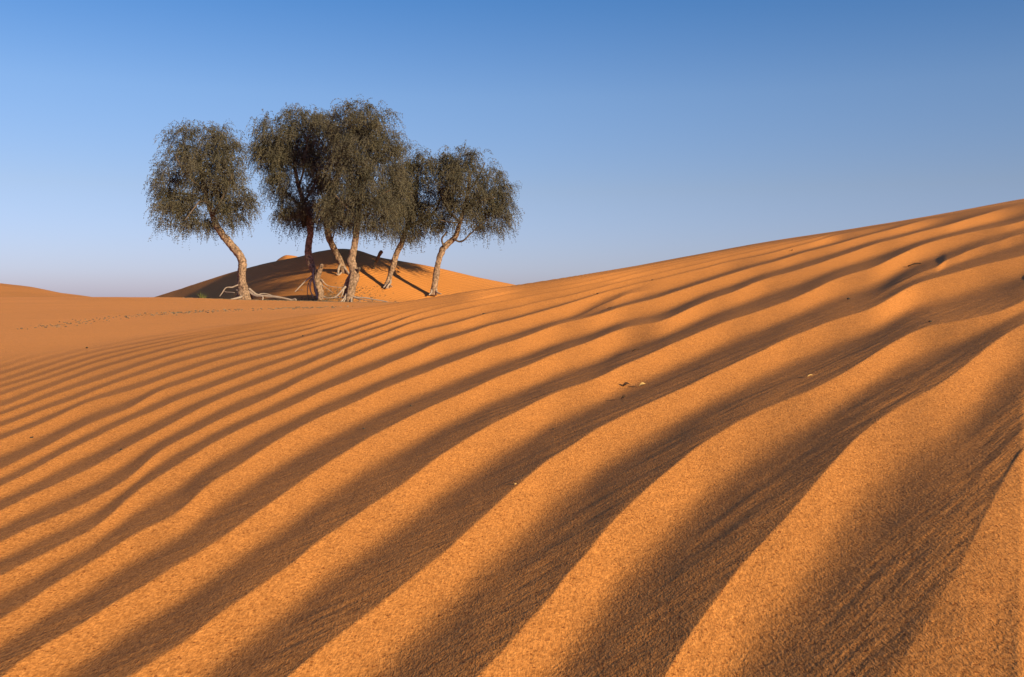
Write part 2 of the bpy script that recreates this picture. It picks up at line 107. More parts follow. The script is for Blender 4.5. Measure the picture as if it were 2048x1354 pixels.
 trunk=[(-6.752, 40.3, 1.017, 0.1214), (-6.734, 40.321, 1.26, 0.1215), (-6.756, 40.343, 1.503, 0.1317), (-6.819, 40.364, 1.706, 0.1216), (-6.902, 40.386, 1.908, 0.1217), (-7.026, 40.407, 2.172, 0.1218), (-7.15, 40.429, 2.415, 0.1218), (-7.294, 40.45, 2.679, 0.127), (-7.417, 40.471, 2.983, 0.1321), (-7.48, 40.493, 3.288, 0.1271), (-7.522, 40.514, 3.593, 0.1119), (-7.442, 40.536, 4.1, 0.1018), (-7.3, 40.557, 4.606, 0.0815), (-7.137, 40.579, 5.315, 0.0713), (-6.973, 40.6, 6.326, 0.051)],
 branches=[[(-7.306, 40.3, 2.831, 0.0344), (-7.195, 40.25, 3.029, 0.0293), (-7.144, 40.2, 3.186, 0.0242)], [(-7.399, 40.3, 3.977, 0.0602), (-6.765, 40.5, 4.399, 0.0485), (-6.489, 40.7, 5.026, 0.0366), (-6.618, 40.9, 5.964, 0.0247)], [(-7.398, 40.3, 4.078, 0.0516), (-7.784, 40.55, 4.807, 0.0382), (-7.826, 40.8, 5.748, 0.0246)], [(-7.088, 40.3, 5.281, 0.0516), (-6.559, 40.55, 6.319, 0.0362), (-6.288, 40.8, 7.367, 0.0205)]],
 roots=[[(-6.896, 40.3, 1.892, 0.0516), (-6.991, 40.24, 1.771, 0.0461), (-7.011, 40.18, 1.561, 0.0406), (-6.957, 40.12, 1.411, 0.0351), (-6.844, 40.06, 1.232, 0.0296), (-6.731, 40.0, 1.053, 0.0241)], [(-6.777, 40.3, 1.773, 0.0516), (-6.652, 40.167, 1.62, 0.0451), (-6.527, 40.033, 1.468, 0.0385), (-6.447, 39.9, 1.287, 0.0321)], [(-6.868, 40.3, 1.595, 0.0344), (-6.962, 40.15, 1.441, 0.0292), (-7.04, 40.0, 1.497, 0.0241)], [(-6.749, 40.3, 1.595, 0.043), (-6.805, 40.45, 1.39, 0.0338), (-6.786, 40.6, 1.213, 0.0245)], [(-6.303, 40.3, 1.147, 0.0344), (-6.139, 40.2, 1.101, 0.0318), (-5.991, 40.1, 0.965, 0.0292), (-5.962, 40.0, 0.875, 0.0266), (-5.983, 39.9, 0.791, 0.024)], [(-6.393, 40.3, 1.058, 0.0258), (-6.242, 39.9, 0.933, 0.016)]],
 blobs=[(-6.914, 7.481, 0.911, 0.769), (-7.522, 6.682, 1.012, 0.911), (-6.517, 6.482, 1.012, 1.012), (-7.329, 5.481, 0.911, 1.012), (-7.738, 4.479, 0.81, 0.911), (-7.238, 3.877, 0.769, 0.688), (-6.73, 4.68, 0.81, 0.911)]),
dict(base=(-5.854, 36.0, 0.369),
 trunk=[(-5.891, 36.0, 0.278, 0.1356), (-5.873, 36.012, 0.477, 0.1402), (-5.838, 36.024, 0.712, 0.1447), (-5.784, 36.035, 0.947, 0.1538), (-5.712, 36.047, 1.164, 0.1629), (-5.677, 36.059, 1.38, 0.163), (-5.732, 36.071, 1.597, 0.154), (-5.823, 36.082, 1.76, 0.145), (-5.806, 36.094, 1.959, 0.1314), (-5.734, 36.106, 2.194, 0.1224), (-5.68, 36.118, 2.43, 0.1179), (-5.645, 36.129, 2.665, 0.118), (-5.627, 36.141, 2.936, 0.1089), (-5.609, 36.153, 3.244, 0.0999), (-5.536, 36.165, 3.695, 0.0863), (-5.426, 36.176, 4.237, 0.0727), (-5.315, 36.188, 4.958, 0.0636), (-5.222, 36.2, 5.858, 0.0455)],
 branches=[[(-5.595, 36.0, 1.433, 0.0542), (-5.525, 35.9, 1.52, 0.0541), (-5.473, 35.8, 1.588, 0.0494)], [(-5.703, 36.0, 1.523, 0.0994), (-5.865, 36.1, 1.255, 0.0997), (-6.01, 36.2, 0.986, 0.1), (-6.083, 36.3, 0.769, 0.0912), (-6.082, 36.4, 0.624, 0.0823)], [(-5.511, 36.0, 3.68, 0.0538), (-4.898, 35.75, 4.102, 0.0375), (-4.33, 35.5, 4.341, 0.0214)], [(-5.585, 36.0, 3.321, 0.0461), (-5.964, 35.7, 3.83, 0.0336), (-6.265, 35.4, 4.153, 0.0213)], [(-5.4, 36.0, 4.218, 0.0461), (-5.867, 36.25, 5.146, 0.0323), (-6.084, 36.5, 6.085, 0.0183)], [(-5.288, 36.0, 4.934, 0.0461), (-4.784, 36.3, 5.693, 0.0324), (-4.637, 36.6, 6.645, 0.0184)], [(-5.585, 36.0, 3.231, 0.0384), (-5.147, 35.6, 3.554, 0.0262), (-4.825, 35.2, 3.431, 0.0141)]],
 roots=[[(-5.98, 36.0, 0.663, 0.0384), (-6.044, 35.9, 0.502, 0.0328), (-6.107, 35.8, 0.422, 0.0271), (-6.21, 35.7, 0.277, 0.0215)], [(-5.967, 36.0, 0.556, 0.0307), (-6.028, 35.8, 0.422, 0.0243), (-6.048, 35.6, 0.29, 0.0179)], [(-5.82, 36.0, 0.556, 0.0384), (-5.776, 35.8, 0.422, 0.0317), (-5.752, 35.6, 0.25, 0.025)], [(-5.82, 36.0, 0.609, 0.0346), (-5.654, 35.96, 0.529, 0.0305), (-5.302, 35.92, 0.524, 0.0265), (-4.897, 35.88, 0.444, 0.0224), (-4.547, 35.84, 0.396, 0.0184), (-4.343, 35.8, 0.316, 0.0144)], [(-5.661, 36.0, 0.503, 0.0154), (-5.478, 35.85, 0.449, 0.012), (-5.429, 35.7, 0.316, 0.0086)], [(-5.981, 36.0, 0.556, 0.0269), (-6.152, 36.067, 0.53, 0.0216), (-6.485, 36.133, 0.53, 0.0163), (-6.873, 36.2, 0.517, 0.0109)], [(-6.005, 36.0, 0.929, 0.0461), (-6.135, 35.975, 0.796, 0.0382), (-6.238, 35.95, 0.662, 0.0302), (-6.368, 35.925, 0.542, 0.0223), (-6.55, 35.9, 0.516, 0.0144)], [(-6.086, 36.0, 0.823, 0.0307), (-6.105, 35.95, 0.662, 0.0226), (-6.15, 35.9, 0.555, 0.0144)], [(-5.741, 36.0, 0.529, 0.0192), (-5.417, 35.8, 0.462, 0.0139), (-4.991, 35.6, 0.396, 0.0086)]],
 blobs=[(-5.547, 6.898, 0.904, 0.542), (-4.92, 6.631, 0.759, 0.759), (-5.999, 6.274, 0.723, 0.759), (-4.563, 6.006, 0.615, 0.723), (-5.373, 5.828, 0.994, 0.814), (-5.827, 5.023, 0.904, 0.814), (-4.748, 5.023, 0.759, 0.814), (-5.201, 4.307, 0.994, 0.814), (-6.014, 3.859, 0.759, 0.759), (-5.385, 3.501, 0.759, 0.687), (-4.482, 4.039, 0.687, 0.723), (-4.612, 3.231, 0.615, 0.506), (-6.198, 3.231, 0.47, 0.434)]),
dict(base=(-4.885, 38.8, 0.915),
 trunk=[(-4.905, 38.8, 0.837, 0.1364), (-4.867, 38.813, 1.012, 0.1267), (-4.81, 38.827, 1.187, 0.0975), (-4.752, 38.84, 1.402, 0.0878), (-4.675, 38.853, 1.616, 0.0976), (-4.597, 38.867, 1.85, 0.1171), (-4.579, 38.88, 2.045, 0.1074), (-4.482, 38.893, 2.278, 0.0977), (-4.385, 38.907, 2.474, 0.1075), (-4.288, 38.92, 2.688, 0.1075), (-4.211, 38.933, 2.942, 0.1027), (-4.133, 38.947, 3.215, 0.0978), (-4.017, 38.96, 3.468, 0.0881), (-3.86, 38.973, 3.858, 0.0783), (-3.742, 38.987, 4.539, 0.0685), (-3.683, 39.0, 5.316, 0.049)],
 branches=[[(-4.059, 38.8, 3.262, 0.0663), (-3.682, 38.925, 3.504, 0.0577), (-3.302, 39.05, 3.651, 0.049), (-2.979, 39.175, 3.935, 0.0403), (-2.83, 39.3, 4.377, 0.0316)], [(-4.0, 38.8, 3.455, 0.0497), (-4.32, 38.55, 3.916, 0.0363), (-4.577, 38.3, 4.274, 0.0231)], [(-3.725, 38.8, 4.422, 0.0414), (-4.089, 38.6, 5.073, 0.0303), (-4.142, 38.4, 5.621, 0.0193)]],
 roots=[[(-4.847, 38.8, 1.089, 0.0497), (-4.907, 38.7, 1.001, 0.0364), (-4.98, 38.6, 0.937, 0.0233)], [(-4.746, 38.8, 1.204, 0.0497), (-4.706, 38.7, 1.116, 0.0434), (-4.78, 38.6, 1.028, 0.0372), (-4.853, 38.5, 0.898, 0.0309)], [(-4.776, 38.8, 1.032, 0.0331), (-4.637, 38.6, 0.957, 0.0155)]],
 blobs=[(-4.049, 5.869, 0.682, 0.585), (-3.858, 5.194, 0.818, 0.818), (-4.441, 4.808, 0.78, 0.877), (-3.667, 4.422, 0.818, 0.78), (-4.348, 3.842, 0.877, 0.78), (-3.572, 3.746, 0.741, 0.702), (-4.059, 3.165, 0.585, 0.429), (-4.834, 3.746, 0.624, 0.663), (-3.282, 3.262, 0.507, 0.39)]),
dict(base=(-3.006, 38.4, 0.736),
 trunk=[(-3.025, 38.4, 0.639, 0.135), (-3.006, 38.413, 0.832, 0.1158), (-2.968, 38.425, 1.083, 0.111), (-2.93, 38.438, 1.352, 0.1158), (-2.891, 38.45, 1.603, 0.111), (-2.853, 38.462, 1.834, 0.1062), (-2.796, 38.475, 2.065, 0.1063), (-2.719, 38.487, 2.297, 0.116), (-2.623, 38.5, 2.471, 0.116), (-2.488, 38.512, 2.606, 0.1161), (-2.334, 38.525, 2.722, 0.1064), (-2.181, 38.538, 2.858, 0.0968), (-2.104, 38.55, 3.109, 0.0871), (-2.007, 38.562, 3.436, 0.0775), (-1.852, 38.575, 3.918, 0.0775), (-1.698, 38.587, 4.592, 0.0678), (-1.62, 38.6, 5.361, 0.0485)],
 branches=[[(-2.616, 38.4, 2.503, 0.041), (-2.689, 38.35, 2.673, 0.0374), (-2.704, 38.3, 2.804, 0.0339), (-2.585, 38.25, 2.934, 0.0304), (-2.486, 38.2, 3.083, 0.0269)], [(-2.231, 38.4, 2.791, 0.041), (-2.035, 38.325, 2.672, 0.0374), (-1.877, 38.25, 2.705, 0.0339), (-1.74, 38.175, 2.815, 0.0303), (-1.641, 38.1, 2.924, 0.0268)], [(-1.999, 38.4, 3.423, 0.0574), (-2.489, 38.567, 3.917, 0.0462), (-2.789, 38.733, 4.511, 0.0349), (-2.837, 38.9, 5.303, 0.0234)], [(-1.844, 38.4, 3.902, 0.0574), (-1.221, 38.15, 4.259, 0.04), (-0.644, 37.9, 4.328, 0.0228)], [(-1.689, 38.4, 4.571, 0.0492), (-1.237, 38.7, 5.278, 0.0345), (-1.052, 39.0, 5.8, 0.0196)], [(-1.999, 38.4, 3.423, 0.0328), (-2.364, 38.1, 3.399, 0.0239), (-2.724, 37.8, 3.47, 0.0152)], [(-1.653, 38.4, 2.944, 0.0287), (-1.319, 38.2, 3.217, 0.0219), (-0.932, 38.0, 3.486, 0.0153)]],
 roots=[[(-2.928, 38.4, 0.87, 0.0492), (-2.879, 38.25, 0.734, 0.036), (-2.715, 38.1, 0.675, 0.023)], [(-3.082, 38.4, 0.87, 0.0492), (-3.109, 38.25, 0.715, 0.036), (-3.173, 38.1, 0.637, 0.023)]],
 blobs=[(-2.761, 5.774, 0.733, 0.501), (-1.994, 5.716, 0.733, 0.54), (-1.515, 5.335, 0.868, 0.771), (-2.571, 5.144, 0.656, 0.694), (-0.94, 4.858, 0.694, 0.694), (-1.9, 4.667, 1.061, 0.81), (-1.133, 4.189, 0.926, 0.771), (-0.461, 4.284, 0.501, 0.733), (-2.669, 4.38, 0.463, 0.579), (-1.806, 3.711, 0.81, 0.694), (-0.845, 3.519, 0.694, 0.501), (-2.958, 3.806, 0.54, 0.54), (-2.479, 3.328, 0.463, 0.386), (-0.231, 3.806, 0.309, 0.463)])]
SNAG=[(-5.703, 41.0, 1.747, 0.0515), (-5.662, 41.0, 1.87, 0.0566), (-5.589, 41.0, 2.034, 0.0618), (-5.527, 41.0, 2.158, 0.0618), (-5.444, 41.0, 2.321, 0.0721), (-5.382, 41.0, 2.424, 0.0824), (-5.351, 41.0, 2.465, 0.0721)]
TUFTS=[(-11.493, 37.0, 0.536, 0.42, 60, 0), (-15.807, 42.0, 0.582, 0.3, 30, 1), (-7.359, 37.6, 0.483, 0.17, 22, 2)]

# ------------------------------------------------------------------ helpers
rng = np.random.default_rng(7)
def mesh_np(name, V, F, mat=None, parent=None, smooth=True, mats=None, midx=None):
    """V (n,3), F (m,3|4) -> one linked mesh object"""
    V = np.asarray(V, np.float32); F = np.asarray(F, np.int32); k = F.shape[1]
    me = bpy.data.meshes.new(name)
    me.vertices.add(len(V)); me.vertices.foreach_set("co", V.ravel())
    me.loops.add(F.size); me.loops.foreach_set("vertex_index", F.ravel())
    me.polygons.add(len(F)); me.polygons.foreach_set("loop_start", np.arange(0, F.size, k, dtype=np.int32))
    me.polygons.foreach_set("loop_total", np.full(len(F), k, np.int32))
    me.polygons.foreach_set("use_smooth", np.full(len(F), smooth, bool))
    for m in (mats or [mat]): me.materials.append(m)
    if midx is not None: me.polygons.foreach_set("material_index", np.asarray(midx, np.int32))
    me.update(calc_edges=True)
    o = bpy.data.objects.new(name, me); scene.collection.objects.link(o)
    if parent is not None: o.parent = parent; o.matrix_parent_inverse = parent.matrix_world.inverted()
    return o
def tag(o, label=None, cat=None, group=None, kind=None):
    if label: o["label"] = label
    if cat: o["category"] = cat
    if group: o["group"] = group
    if kind: o["kind"] = kind
    return o
def empty(name, loc):
    o = bpy.data.objects.new(name, None); scene.collection.objects.link(o); o.location = loc
    o.empty_display_size = .2; bpy.context.view_layer.update(); return o
def hash01(a, b, s):
    h = np.sin(a*127.1 + b*311.7 + s*74.7)*43758.5453
    return h - np.floor(h)
def vnoise(x, y, s=0):
    xi = np.floor(x); yi = np.floor(y); fx = x-xi; fy = y-yi
    fx = fx*fx*(3-2*fx); fy = fy*fy*(3-2*fy)
    a = hash01(xi, yi, s); b = hash01(xi+1, yi, s); c = hash01(xi, yi+1, s); d = hash01(xi+1, yi+1, s)
    return (a*(1-fx)+b*fx)*(1-fy)+(c*(1-fx)+d*fx)*fy - .5
#TERRAIN_BEGIN
def pchip(xs, ys):
    xs = np.asarray(xs, float); ys = np.asarray(ys, float); h = np.diff(xs); d = np.diff(ys)/h; m = np.zeros_like(xs)
    pr = d[:-1]*d[1:] > 0
    with np.errstate(divide='ignore', invalid='ignore'):
        m[1:-1] = np.where(pr, 2.0/(1/np.where(d[:-1] == 0, 1, d[:-1]) + 1/np.where(d[1:] == 0, 1, d[1:])), 0)
    m[0] = d[0]; m[-1] = d[-1]
    def f(x):
        x = np.asarray(x, float); i = np.clip(np.searchsorted(xs, x)-1, 0, len(h)-1)
        s = np.clip((x-xs[i])/h[i], 0, 1); hh = h[i]
        return (2*s**3-3*s**2+1)*ys[i]+(s**3-2*s**2+s)*hh*m[i]+(-2*s**3+3*s**2)*ys[i+1]+(s**3-s**2)*hh*m[i+1]
    return f
def smax(a, b, k):
    h = np.clip(.5+.5*(a-b)/k, 0, 1); return b*(1-h)+a*h+k*h*(1-h)
def smin(a, b, k): return -smax(-a, -b, k)
def smooth_tab(T_, V_, sg):
    q = np.linspace(-np.pi, np.pi, 2881); v = pchip(T_, V_)(q); n = max(1, int(sg/(q[1]-q[0]))); k = np.exp(-.5*(np.arange(-3*n, 3*n+1)/n)**2); k /= k.sum()
    v = np.convolve(np.pad(v, 3*n, mode='edge'), k, mode='valid'); return lambda x: np.interp(x, q, v)
f_sig = smooth_tab(SIG_T, SIG_V, .045); f_sky = pchip(SKY_T, SKY_V); f_pcr = pchip(PCR_T, PCR_V)
f_dz = pchip(DZ_T, DZ_V); f_dy = pchip(DY_T, DY_V); f_dt = pchip(DT_T, DT_V); f_ez = pchip(EZ_T, EZ_V); f_lz = pchip(LZ_T, LZ_V)
_tq = np.linspace(-np.pi, np.pi, 1441)
def _rollq():
    sg = f_sig(_tq); sk = f_sky(_tq); r0 = HC/np.maximum(sg-sk, .02); r1 = .6*r0
    lo = np.full_like(sg, 1e-5); hi = np.full_like(sg, 2.0); rr = np.exp(np.linspace(np.log(.5), np.log(60), 500))[None, :]
    for _ in range(30):
        mid = np.sqrt(lo*hi)
        e = ((-HC+rr*sg[:, None]-mid[:, None]*np.maximum(0, rr-r1[:, None])**2)/rr).max(1)
        up = e > sk; lo = np.where(up, mid, lo); hi = np.where(up, hi, mid)
    return r1, np.sqrt(lo*hi)
_r1, _q = _rollq()
def fore(th, rho):
    r1 = np.interp(th, _tq, _r1); q = np.interp(th, _tq, _q)
    x = np.maximum(0, rho-r1)
    q2 = q*x*x; lim = .9+.25*x                        # past the brink the slip side runs straight down
    return -HC+rho*f_sig(th)-np.minimum(q2, lim)
PY = [0, 2, 3, 5, 8, 12, 20, 28, 33, 36, 37.5]; PZ = [-.55, -.42, -.36, -.27, -.215, -.165, -.085, -.01, .0, .0, .0]
def plain(th, rho):
    y = rho*np.cos(th); cr = f_pcr(th)
    yy = np.clip(y, 0, 37.5)
    p = np.interp(yy, np.linspace(0, 37.5, 76), pchip(PY, PZ)(np.linspace(0, 37.5, 76)))
    p = p+cr*np.clip((yy-14)/21.5, 0, 1)**1.5
    d = np.maximum(0, rho-37.5-2.5)
    p = p-np.where(y > 0, .028*np.minimum(d, 25)+.012*np.maximum(0, d-25)**.75, 0)
    return np.where(y <= 0, -.55, p)
def base_height(th, rho):
    return smax(fore(th, rho), plain(th, rho), .05)
def dune_main(th, rho):
    y = rho*np.cos(th); zc = f_dz(th); yc = f_dy(th); yt = f_dt(th)
    s = (y-yt)/(yc-yt)
    front = zc+np.maximum(zc, .5)*(s-1)+.02; back = zc-.22*(y-yc)
    k = .28*np.clip(zc, .2, 1)
    return smin(front, back, k)+k*.13
def dune_far(th, rho):
    y = rho*np.cos(th); zc = f_ez(th); return smin(zc+np.maximum(zc, .5)*(y-66)/10, zc-.3*(y-66), .25)+.05
def dune_left(th, rho):
    y = rho*np.cos(th); zc = f_lz(th); return smin(zc+np.maximum(zc, .5)*(y-85)/23, zc-.1*(y-85), .3)+.05
def all_height(th, rho):
    b = base_height(th, rho)
    on = (rho*np.cos(th) > 30) & (np.abs(th) < 1.2)
    th2 = np.where(on, th, -.2); r2 = np.where(on, rho, 10.0)
    m = np.where(on, dune_main(th2, r2), -9); e = np.where(on, dune_far(th2, r2), -9); l = np.where(on, dune_left(th2, r2), -9)
    h = smax(b, m, .16); h = smax(h, e, .12); h = smax(h, l, .3)
    return h, m-b, e-np.maximum(b, m), l-b
#TERRAIN_END
# ------------------------------------------------------------------ ripple crests -> height
TH0 = -0.4835; TH1 = 0.4835   # the measured sector
lines = {}
for k, pts in CRESTS:
    a = np.array(pts); th = np.arctan2(a[:, 0], a[:, 1]); r = np.hypot(a[:, 0], a[:, 1])
    o = np.argsort(th); th = th[o]; r = r[o]
    keep = np.concatenate([[True], np.diff(th) > 1e-4]); lines[k] = (th[keep], r[keep])
PART = {3.5: (1, 0), 6.5: (1, 1)}   # short crests and which of their ends die out
LAMF = 1.0
def sm(x): x = np.clip(x, 0, 1); return x*x*(3-2*x)
def gauss1(a, n):
    k = np.exp(-.5*(np.arange(-3*n, 3*n+1)/n)**2); k /= k.sum(); return np.convolve(np.pad(a, 3*n, mode='edge'), k, mode='valid')
# height profile between a crest (0) and the next crest away from the sun (1)
_f = np.linspace(0, 1, 401)
_d = np.interp(_f, [0, .04, .12, .25, .36, .46, .55, .64, .74, .84, .94, 1.0], [-.66, -.76, -.82, -.90, -1.0, -1.0, -.72, .02, .85, 1.1, 1.15, 1.15])
_d = gauss1(_d, 7)
_neg = _d[_d < 0].sum(); _pos = _d[_d > 0].sum(); _d = np.where(_d > 0, _d*(-_neg/_pos), _d)
_p = np.concatenate([[0], np.cumsum((_d[1:]+_d[:-1])/2)])*(_f[1]-_f[0]); _p -= np.linspace(0, _p[-1], 401)
def columns(ths):
    """rho of every full crest at the azimuths ths, plus the short ones with weights"""
    ks = [k for k in sorted(lines) if k not in PART]; R = {}
    for k in ks:
        t, r = lines[k]; lr_ = np.log(r); v = pchip(t, lr_)(np.clip(ths, t[0], t[-1]))
        v = v+np.maximum(0, ths-t[-1])*2.4+np.minimum(0, ths-t[0])*1.7; R[k] = [np.exp(v), t[0], t[-1]]
    for k in ks[::-1]:                                   # near crests leave the frame on the left
        if k <= 5 and k+1 in R:
            v, a, b = R[k]; m = ths < a
            if m.any():
                g = np.exp(pchip(*[lines[k][0], np.log(lines[k][1])])(a))/np.interp(a, ths, R[k+1][0]); v[m] = R[k+1][0][m]*g
    for k in ks:
        if k >= 6:
            v, a, b = R[k]; m = ths > b
            if m.any():
                g = max(.12, np.exp(pchip(*[lines[k][0], np.log(lines[k][1])])(b))-np.interp(b, ths, R[k-1][0])); v[m] = R[k-1][0][m]+g
    d_ = np.median(np.diff(ths)); n_ = max(1, int(.010/d_)); M = np.array([np.exp(gauss1(np.log(R[k][0]), n_)) for k in ks]); M = np.maximum.accumulate(M+np.arange(len(ks))[:, None]*1e-4, axis=0)
    extra = []
    for k, (lo, hi) in PART.items():
        t, r = lines[k]; v = np.exp(pchip(t, np.log(r))(np.clip(ths, t[0], t[-1])))
        w = np.ones_like(ths); L = t[-1]-t[0]
        w *= np.where(ths < t[0], 0, 1)
        w *= sm((ths-t[0])/(L*(.55 if k == 3.5 else .48))) if lo else 1
        w *= sm((t[-1]-ths)/(L*.48)) if hi else 1
        extra.append((v, w*(.75 if k == 3.5 else .6)))
    return M, extra
def prof(rhos, C, sl, amp=1.0):
    """rhos (n), crest distances C ascending, sl = d rho/d theta along each crest"""
    C = np.concatenate([[C[0]-1.0*(C[1]-C[0])*j for j in (5, 4, 3, 2, 1)], C, [C[-1]+(C[-1]-C[-2])*j for j in (1, 2, 3, 4, 5, 6, 7, 8)]])
    sl = np.concatenate([[sl[0]]*5, sl, [sl[-1]]*8])
    i = np.clip(np.searchsorted(C, rhos)-1, 0, len(C)-2); g = C[i+1]-C[i]; f = np.clip((rhos-C[i])/g, 0, 1)
    rr = .5*(C[i]+C[i+1]); s = .5*(sl[i]+sl[i+1])
    lam = g*rr/np.sqrt(rr*rr+s*s)
    # reduce jump where neighbouring gaps differ: blend wavelength towards neighbours at the crest
    gp = np.concatenate([[C[1]-C[0]], np.diff(C)]); ln = gp[i]*1.0; rn = gp[np.minimum(i+2, len(gp)-1)]
    near = np.where(i < 5, .4, 1.0)                       # underfoot, before the first measured crest, the ripples are low
    return near*amp*lam*np.interp(f, _f, _p), f, lam
def ripples(ths, rhos):
    """height (cols, rows) of the ripples inside the measured sector, the fraction and the wavelength"""
    M, extra = columns(ths)
    dth = np.gradient(ths); S = np.gradient(M, axis=1)/dth[None, :]
    n = max(1, int(.06/dth.mean())); S = np.array([gauss1(s, n) for s in S])
    h = np.zeros((len(ths), len(rhos))); F = np.zeros_like(h); Lm = np.zeros_like(h)
    for j in range(len(ths)):
        h0, f0, l0 = prof(rhos, M[:, j], S[:, j])
        for v, w in extra:
            if w[j] > 0:
                C = np.sort(np.append(M[:, j], v[j])); ii = int(np.searchsorted(C, v[j])); sl = np.insert(S[:, j], ii, S[min(ii, len(M)-1), j])
                hw, fw, lw = prof(rhos, C, sl); h0 = h0+(hw-prof(rhos, M[:, j], S[:, j])[0])*w[j]; f0 = np.where(w[j] > .5, fw, f0)
        h[j] = h0; F[j] = f0; Lm[j] = l0
    return h, F, Lm
# straight continuation of the ripple field outside the measured sector: quadratic phase fit
_pts = []; _val = []
for k, pts in CRESTS:
    if k in PART: continue
    for x, y in pts:
        if math.hypot(x, y) < 9: _pts.append((x, y)); _val.append(k)
_pts = np.array(_pts); _val = np.array(_val, float)
_th = np.arctan2(_pts[:, 0], _pts[:, 1]); _A = np.c_[np.ones(len(_pts)), _pts]
def _fit(m): return np.linalg.lstsq(_A[m], _val[m], rcond=None)[0]
_fl = _fit(_th < -.26); _fr = _fit((_th > .22) & (np.hypot(_pts[:, 0], _pts[:, 1]) < 6))
print('phase fits', _fl, _fr)
def ripples_out(x, y):
    wob = .35*vnoise(x*.5, y*.5, 3)+.12*vnoise(x*1.6, y*1.6, 4); h = 0; wr = sm((x+.4)/.8); f = None; lam = 0
    for c, wt_ in ((_fl, 1-wr), (_fr, wr)):
        ph = c[0]+c[1]*x+c[2]*y+wob; l_ = 1/math.hypot(c[1], c[2]); f_ = ph-np.floor(ph)
        h = h+wt_*l_*np.interp(f_, _f, _p); lam = lam+wt_*l_; f = f_ if f is None else np.where(wt_ > .5, f_, f)
    return h, f, lam
# ------------------------------------------------------------------ ground grid (rings round the tripod, finest where the ripples are)
cols_in = np.linspace(TH0-.10, TH1+.10, 1330)
cols_l = -np.exp(np.linspace(math.log(-(TH0-.10)), math.log(1.35), 170))[::-1][:-1]; cols_r = np.exp(np.linspace(math.log(TH1+.10), math.log(1.35), 170))[1:]
back = np.linspace(1.35, 2*math.pi-1.35, 90)[1:-1]
ths = np.concatenate([cols_l, cols_in, cols_r]); nf = len(ths)
thall = np.concatenate([ths, back]); thw = np.where(thall > math.pi, thall-2*math.pi, thall)
rhos = np.concatenate([[.05, .2, .4], np.exp(np.linspace(math.log(.6), math.log(9.5), 900)), np.exp(np.linspace(math.log(9.5), math.log(34), 170))[1:], np.linspace(34, 70, 200)[1:], np.exp(np.linspace(math.log(70), math.log(6000), 60))[1:]])
TH, RH = np.meshgrid(thw, rhos, indexing='ij')
X = RH*np.sin(TH); Y = RH*np.cos(TH)
Hh, dm, de, dl = all_height(TH, RH)
print('grid', Hh.shape)
nr = int(np.searchsorted(rhos, 16.0))
in_j = np.where((thw >= TH0-.101) & (thw <= TH1+.101) & (np.arange(len(thw)) < nf))[0]
hr, fr, lr = ripples(thw[in_j], rhos[:nr])
ho, fo, lo_ = ripples_out(X[:, :nr], Y[:, :nr])
w = np.zeros((len(thw), nr)); edge = sm((thw[in_j]-(TH0-.10))/.03)*sm(((TH1+.02)-thw[in_j])/.03)
w[in_j, :] = edge[:, None]
w *= sm((rhos[:nr]-.60)/.12)[None, :]
pm = float(_p.mean()); dmp = np.where(TH[:, :nr] > .35, .5, .9); hh = (lo_*pm+(ho-lo_*pm)*dmp)*(1-w); ff = fo.copy(); ll = lo_.copy()
hh[in_j] += hr*w[in_j]; ff[in_j] = np.where(w[in_j] > .5, fr, ff[in_j]); ll[in_j] = np.where(w[in_j] > .5, lr, ll[in_j])
fd = fore(TH[:, :nr], RH[:, :nr])-plain(TH[:, :nr], RH[:, :nr])
fade = sm((fd+.035)/.09)
far = 1-sm((RH[:, :nr]-11)/4)
# the steeper the slope falls away from the sun the flatter its ripples: keep the lee sides just grazed by the light
eps = .06; sx, sy = math.sin(SUN_AZ)*eps, -math.cos(SUN_AZ)*eps; Xc, Yc = X[:, :nr:4], Y[:, :nr:4]
def bh(x, y): return base_height(np.arctan2(x, y), np.hypot(x, y))
marg = math.tan(SUN_EL)-(bh(Xc+sx, Yc+sy)-bh(Xc-sx, Yc-sy))/(2*eps)
marg = np.array([np.interp(np.arange(nr), np.arange(0, nr, 4), m_) for m_ in marg])
mu = .45*pm; tp = .62*sm((TH[:, :nr]-.395)/.14)*sm((1.6-TH[:, :nr])/.5)*sm((RH[:, :nr]-.7)/.5)
hh = hh+(mu-hh)*tp
hh *= fade*far*(1-.5*sm((RH[:, :nr]-1.8)/2.5)*sm((-.05-TH[:, :nr])/.3))*(1-.22*sm((TH[:, :nr]-.08)/.25))*np.clip(0.92*marg-.012, .05, .19)
# fine wind streaks on the side turned from the sun, running a little flatter than the crests
Xr, Yr = X[:, :nr], Y[:, :nr]
ca, sa = math.cos(math.radians(52)), math.sin(math.radians(52))
wx = .04*vnoise(Xr*2.2, Yr*2.2, 9)
al = Xr*ca+Yr*sa+wx; ac = -Xr*sa+Yr*ca+wx*.6
st = vnoise(ac/.022, al/.34, 11)+.6*vnoise(ac/.012, al/.22, 12)+.9*vnoise(ac/.045, al/.5, 14)
msk = sm(ff/.04)*(1-sm((ff-.30)/.25))
patch = .45+1.1*np.clip(vnoise(Xr*1.1, Yr*1.1, 15)+.5, 0, 1)
hs = .0013*np.clip(marg/.26, .2, 1.1)**1.5*st*msk*patch*np.clip(ll/.3, .2, 1.3)
hl = .0006*vnoise(Xr/.06, Yr/.06, 21)+.0025*vnoise(Xr/.28, Yr/.28, 22)
nearfade = 1-sm((RH[:, :nr]-6)/5)
Hh[:, :nr] += hh+hs*fade*nearfade+hl*nearfade
Hh += HC+np.where(RH > 14, .02*vnoise(X/1.7, Y/1.7, 31)+.006*vnoise(X/.5, Y/.5, 32), 0)
